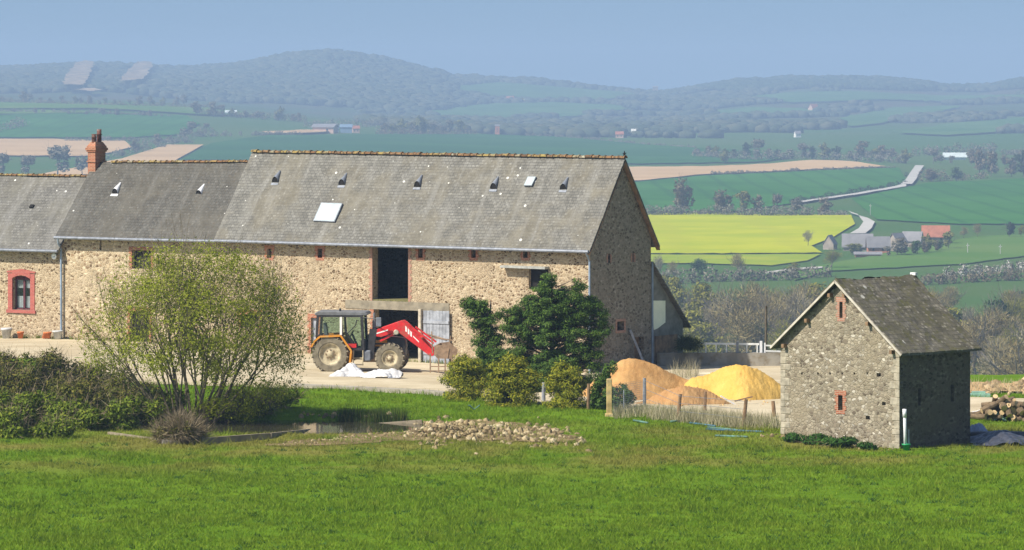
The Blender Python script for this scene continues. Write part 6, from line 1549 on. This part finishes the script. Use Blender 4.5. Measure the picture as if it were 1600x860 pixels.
# lawn
gm, nt, b = nodes_of('lawn blades'); g = nt.nodes.new('ShaderNodeNewGeometry'); r = ramp(nt, [(0, (.085, .155, .005)), (.4, (.13, .225, .008)), (.8, (.175, .275, .014)), (1, (.25, .32, .035))]); nt.links.new(g.outputs['Random Per Island'], r.inputs[0])
co = objco(nt); sp = nt.nodes.new('ShaderNodeSeparateXYZ'); nt.links.new(co, sp.inputs[0])
c = mixc(nt, maprange(nt, noise(nt, co, .25, 5, .65), .38, .62, 0, .7), r.outputs[0], mixc(nt, .5, r.outputs[0], (.18, .25, .02)))
ol = nt.nodes.new('ShaderNodeMath'); ol.operation = 'MULTIPLY'; nt.links.new(maprange(nt, sp.outputs[1], 150, 160), ol.inputs[0]); nt.links.new(maprange(nt, sp.outputs[1], 178, 168), ol.inputs[1])
o2 = nt.nodes.new('ShaderNodeMath'); o2.operation = 'MULTIPLY'; nt.links.new(ol.outputs[0], o2.inputs[0]); nt.links.new(maprange(nt, noise(nt, co, .16, 5, .65), .38, .6, 0, .8), o2.inputs[1])
c = mixc(nt, maprange(nt, noise(nt, co, 1.3, 5, .7), .5, .72, 0, .5), c, (.08, .155, .008))
c = mixc(nt, maprange(nt, noise(nt, co, .55, 6, .75), .56, .72, 0, .6), c, (.23, .225, .04))
c = mixc(nt, o2.outputs[0], c, (.24, .215, .05)); nt.links.new(c, b.inputs['Base Color']); b.inputs['Roughness'].default_value = .8; b.inputs['Specular IOR Level'].default_value = .12
tl = nt.nodes.new('ShaderNodeBsdfTranslucent'); nt.links.new(c, tl.inputs[0]); mx = nt.nodes.new('ShaderNodeMixShader'); mx.inputs[0].default_value = .3
nt.links.new(b.outputs[0], mx.inputs[1]); nt.links.new(tl.outputs[0], mx.inputs[2]); nt.links.new(mx.outputs[0], nt.nodes['Material Output'].inputs[0])
NC = 72000
Yc = 126 + 68 * rng.random(NC) ** 1.15; Xc = (rng.random(NC) * 2 - 1) * .135 * Yc
def vnoise(X, Y, s, sd):
    r = np.random.default_rng(sd); T = r.random((256, 256)); x = X / s; y = Y / s; i = np.floor(x).astype(int); j = np.floor(y).astype(int); u = x - i; v = y - j; u = u * u * (3 - 2 * u); v = v * v * (3 - 2 * v)
    a = lambda p, q: T[p % 256, q % 256]
    return (a(i, j) * (1 - u) + a(i + 1, j) * u) * (1 - v) + (a(i, j + 1) * (1 - u) + a(i + 1, j + 1) * u) * v
nf = .45 * vnoise(Xc, Yc, 2.2, 1) + .35 * vnoise(Xc, Yc, .8, 2) + .2 * vnoise(Xc, Yc, 5.5, 3); sel = rng.random(NC) < .25 + 1.3 * nf; Xc, Yc = Xc[sel], Yc[sel]
hc = rng.uniform(.05, .13, len(Xc)) * (1 + 1.2 * (rng.random(len(Xc)) > .95)) * (.45 + 1.1 * nf[sel])
X = np.repeat(Xc, 9) + rng.normal(0, .12, len(Xc) * 9); Y = np.repeat(Yc, 9) + rng.normal(0, .16, len(Xc) * 9); hh = np.repeat(hc, 9)
ypoly = np.array(yard); inr = np.zeros(len(X), bool)
for i in range(len(ypoly)):
    (x1, y1), (x2, y2) = ypoly[i], ypoly[i - 1]
    cond = ((y1 > Y) != (y2 > Y)) & (X < (x2 - x1) * (Y - y1) / (y2 - y1 + 1e-9) + x1); inr ^= cond
pond = np.hypot((X - POND_C[0]) / 6.6, (Y - POND_C[1]) / 4.2) < .98
lx = (X - S0.x) * FS.e1.x + (Y - S0.y) * FS.e1.y; ly = (X - S0.x) * FS.e2.x + (Y - S0.y) * FS.e2.y; shd = (lx > -ws - .1) & (lx < .1) & (ly > -.1) & (ly < ds + .1)
spoly = np.array([(p.x, p.y) for p in soil]); ins = np.zeros(len(X), bool)
for i in range(len(spoly)):
    (x1, y1), (x2, y2) = spoly[i], spoly[i - 1]; ins ^= ((y1 > Y) != (y2 > Y)) & (X < (x2 - x1) * (Y - y1) / (y2 - y1 + 1e-9) + x1)
keep = ~(inr | pond | shd | (ins & (rng.random(len(X)) < .55))); X, Y, hh = X[keep], Y[keep], hh[keep]
pts = np.stack([X, Y, ground(X, Y) - .01], 1)
blades('grass', pts, hh, .014, gm, .6, kind='stuff')

wd = []
for i in range(520):
    u, v = random.uniform(-40, 1640), random.uniform(690, 870); q = G(u, v)
    for k in range(14): wd.append((q.x + random.gauss(0, .10), q.y + random.gauss(0, .13), q.z))
blades('lawn_weeds', wd, .10, .022, LM['nettle'], 1.1, kind='stuff')
fw = []
for i in range(420):
    q = FB.wor(random.uniform(XC + 2, .4), -random.uniform(.02, .5) ** 1.3)
    for k in range(5): fw.append((q.x + random.gauss(0, .08), q.y + random.gauss(0, .05), gz(q.x, q.y)))
blades('wall_foot_weeds', fw, .22, .016, LM['brambleg'], .5, kind='stuff')
ye = []
for a_, b_ in zip(yard_px[3:-1], yard_px[4:]):
    for k in range(int(abs(b_[0] - a_[0]) * 2.2)):
        t = random.random(); q = G(lerp(a_[0], b_[0], t), lerp(a_[1], b_[1], t) + random.gauss(.5, 1.6)); ye.append((q.x, q.y, q.z))
blades('yard_edge_grass', ye, .2, .016, gm, .5, kind='stuff')

# ------------------------------------------------------------------ air
hz_ = MB(); hz_.box(-9200, 9200, -120, 9800, -110, 66)
hm = bpy.data.materials.new('pale haze'); hm.use_nodes = True; nt = hm.node_tree; nt.nodes.clear()
pv = nt.nodes.new('ShaderNodeVolumePrincipled'); out = nt.nodes.new('ShaderNodeOutputMaterial'); nt.links.new(pv.outputs[0], out.inputs['Volume'])
pv.inputs['Color'].default_value = (.50, .71, 1.0, 1); pv.inputs['Density'].default_value = 2.05e-4; pv.inputs['Anisotropy'].default_value = 0.0
tag(hz_.build('haze', hm), kind='stuff')
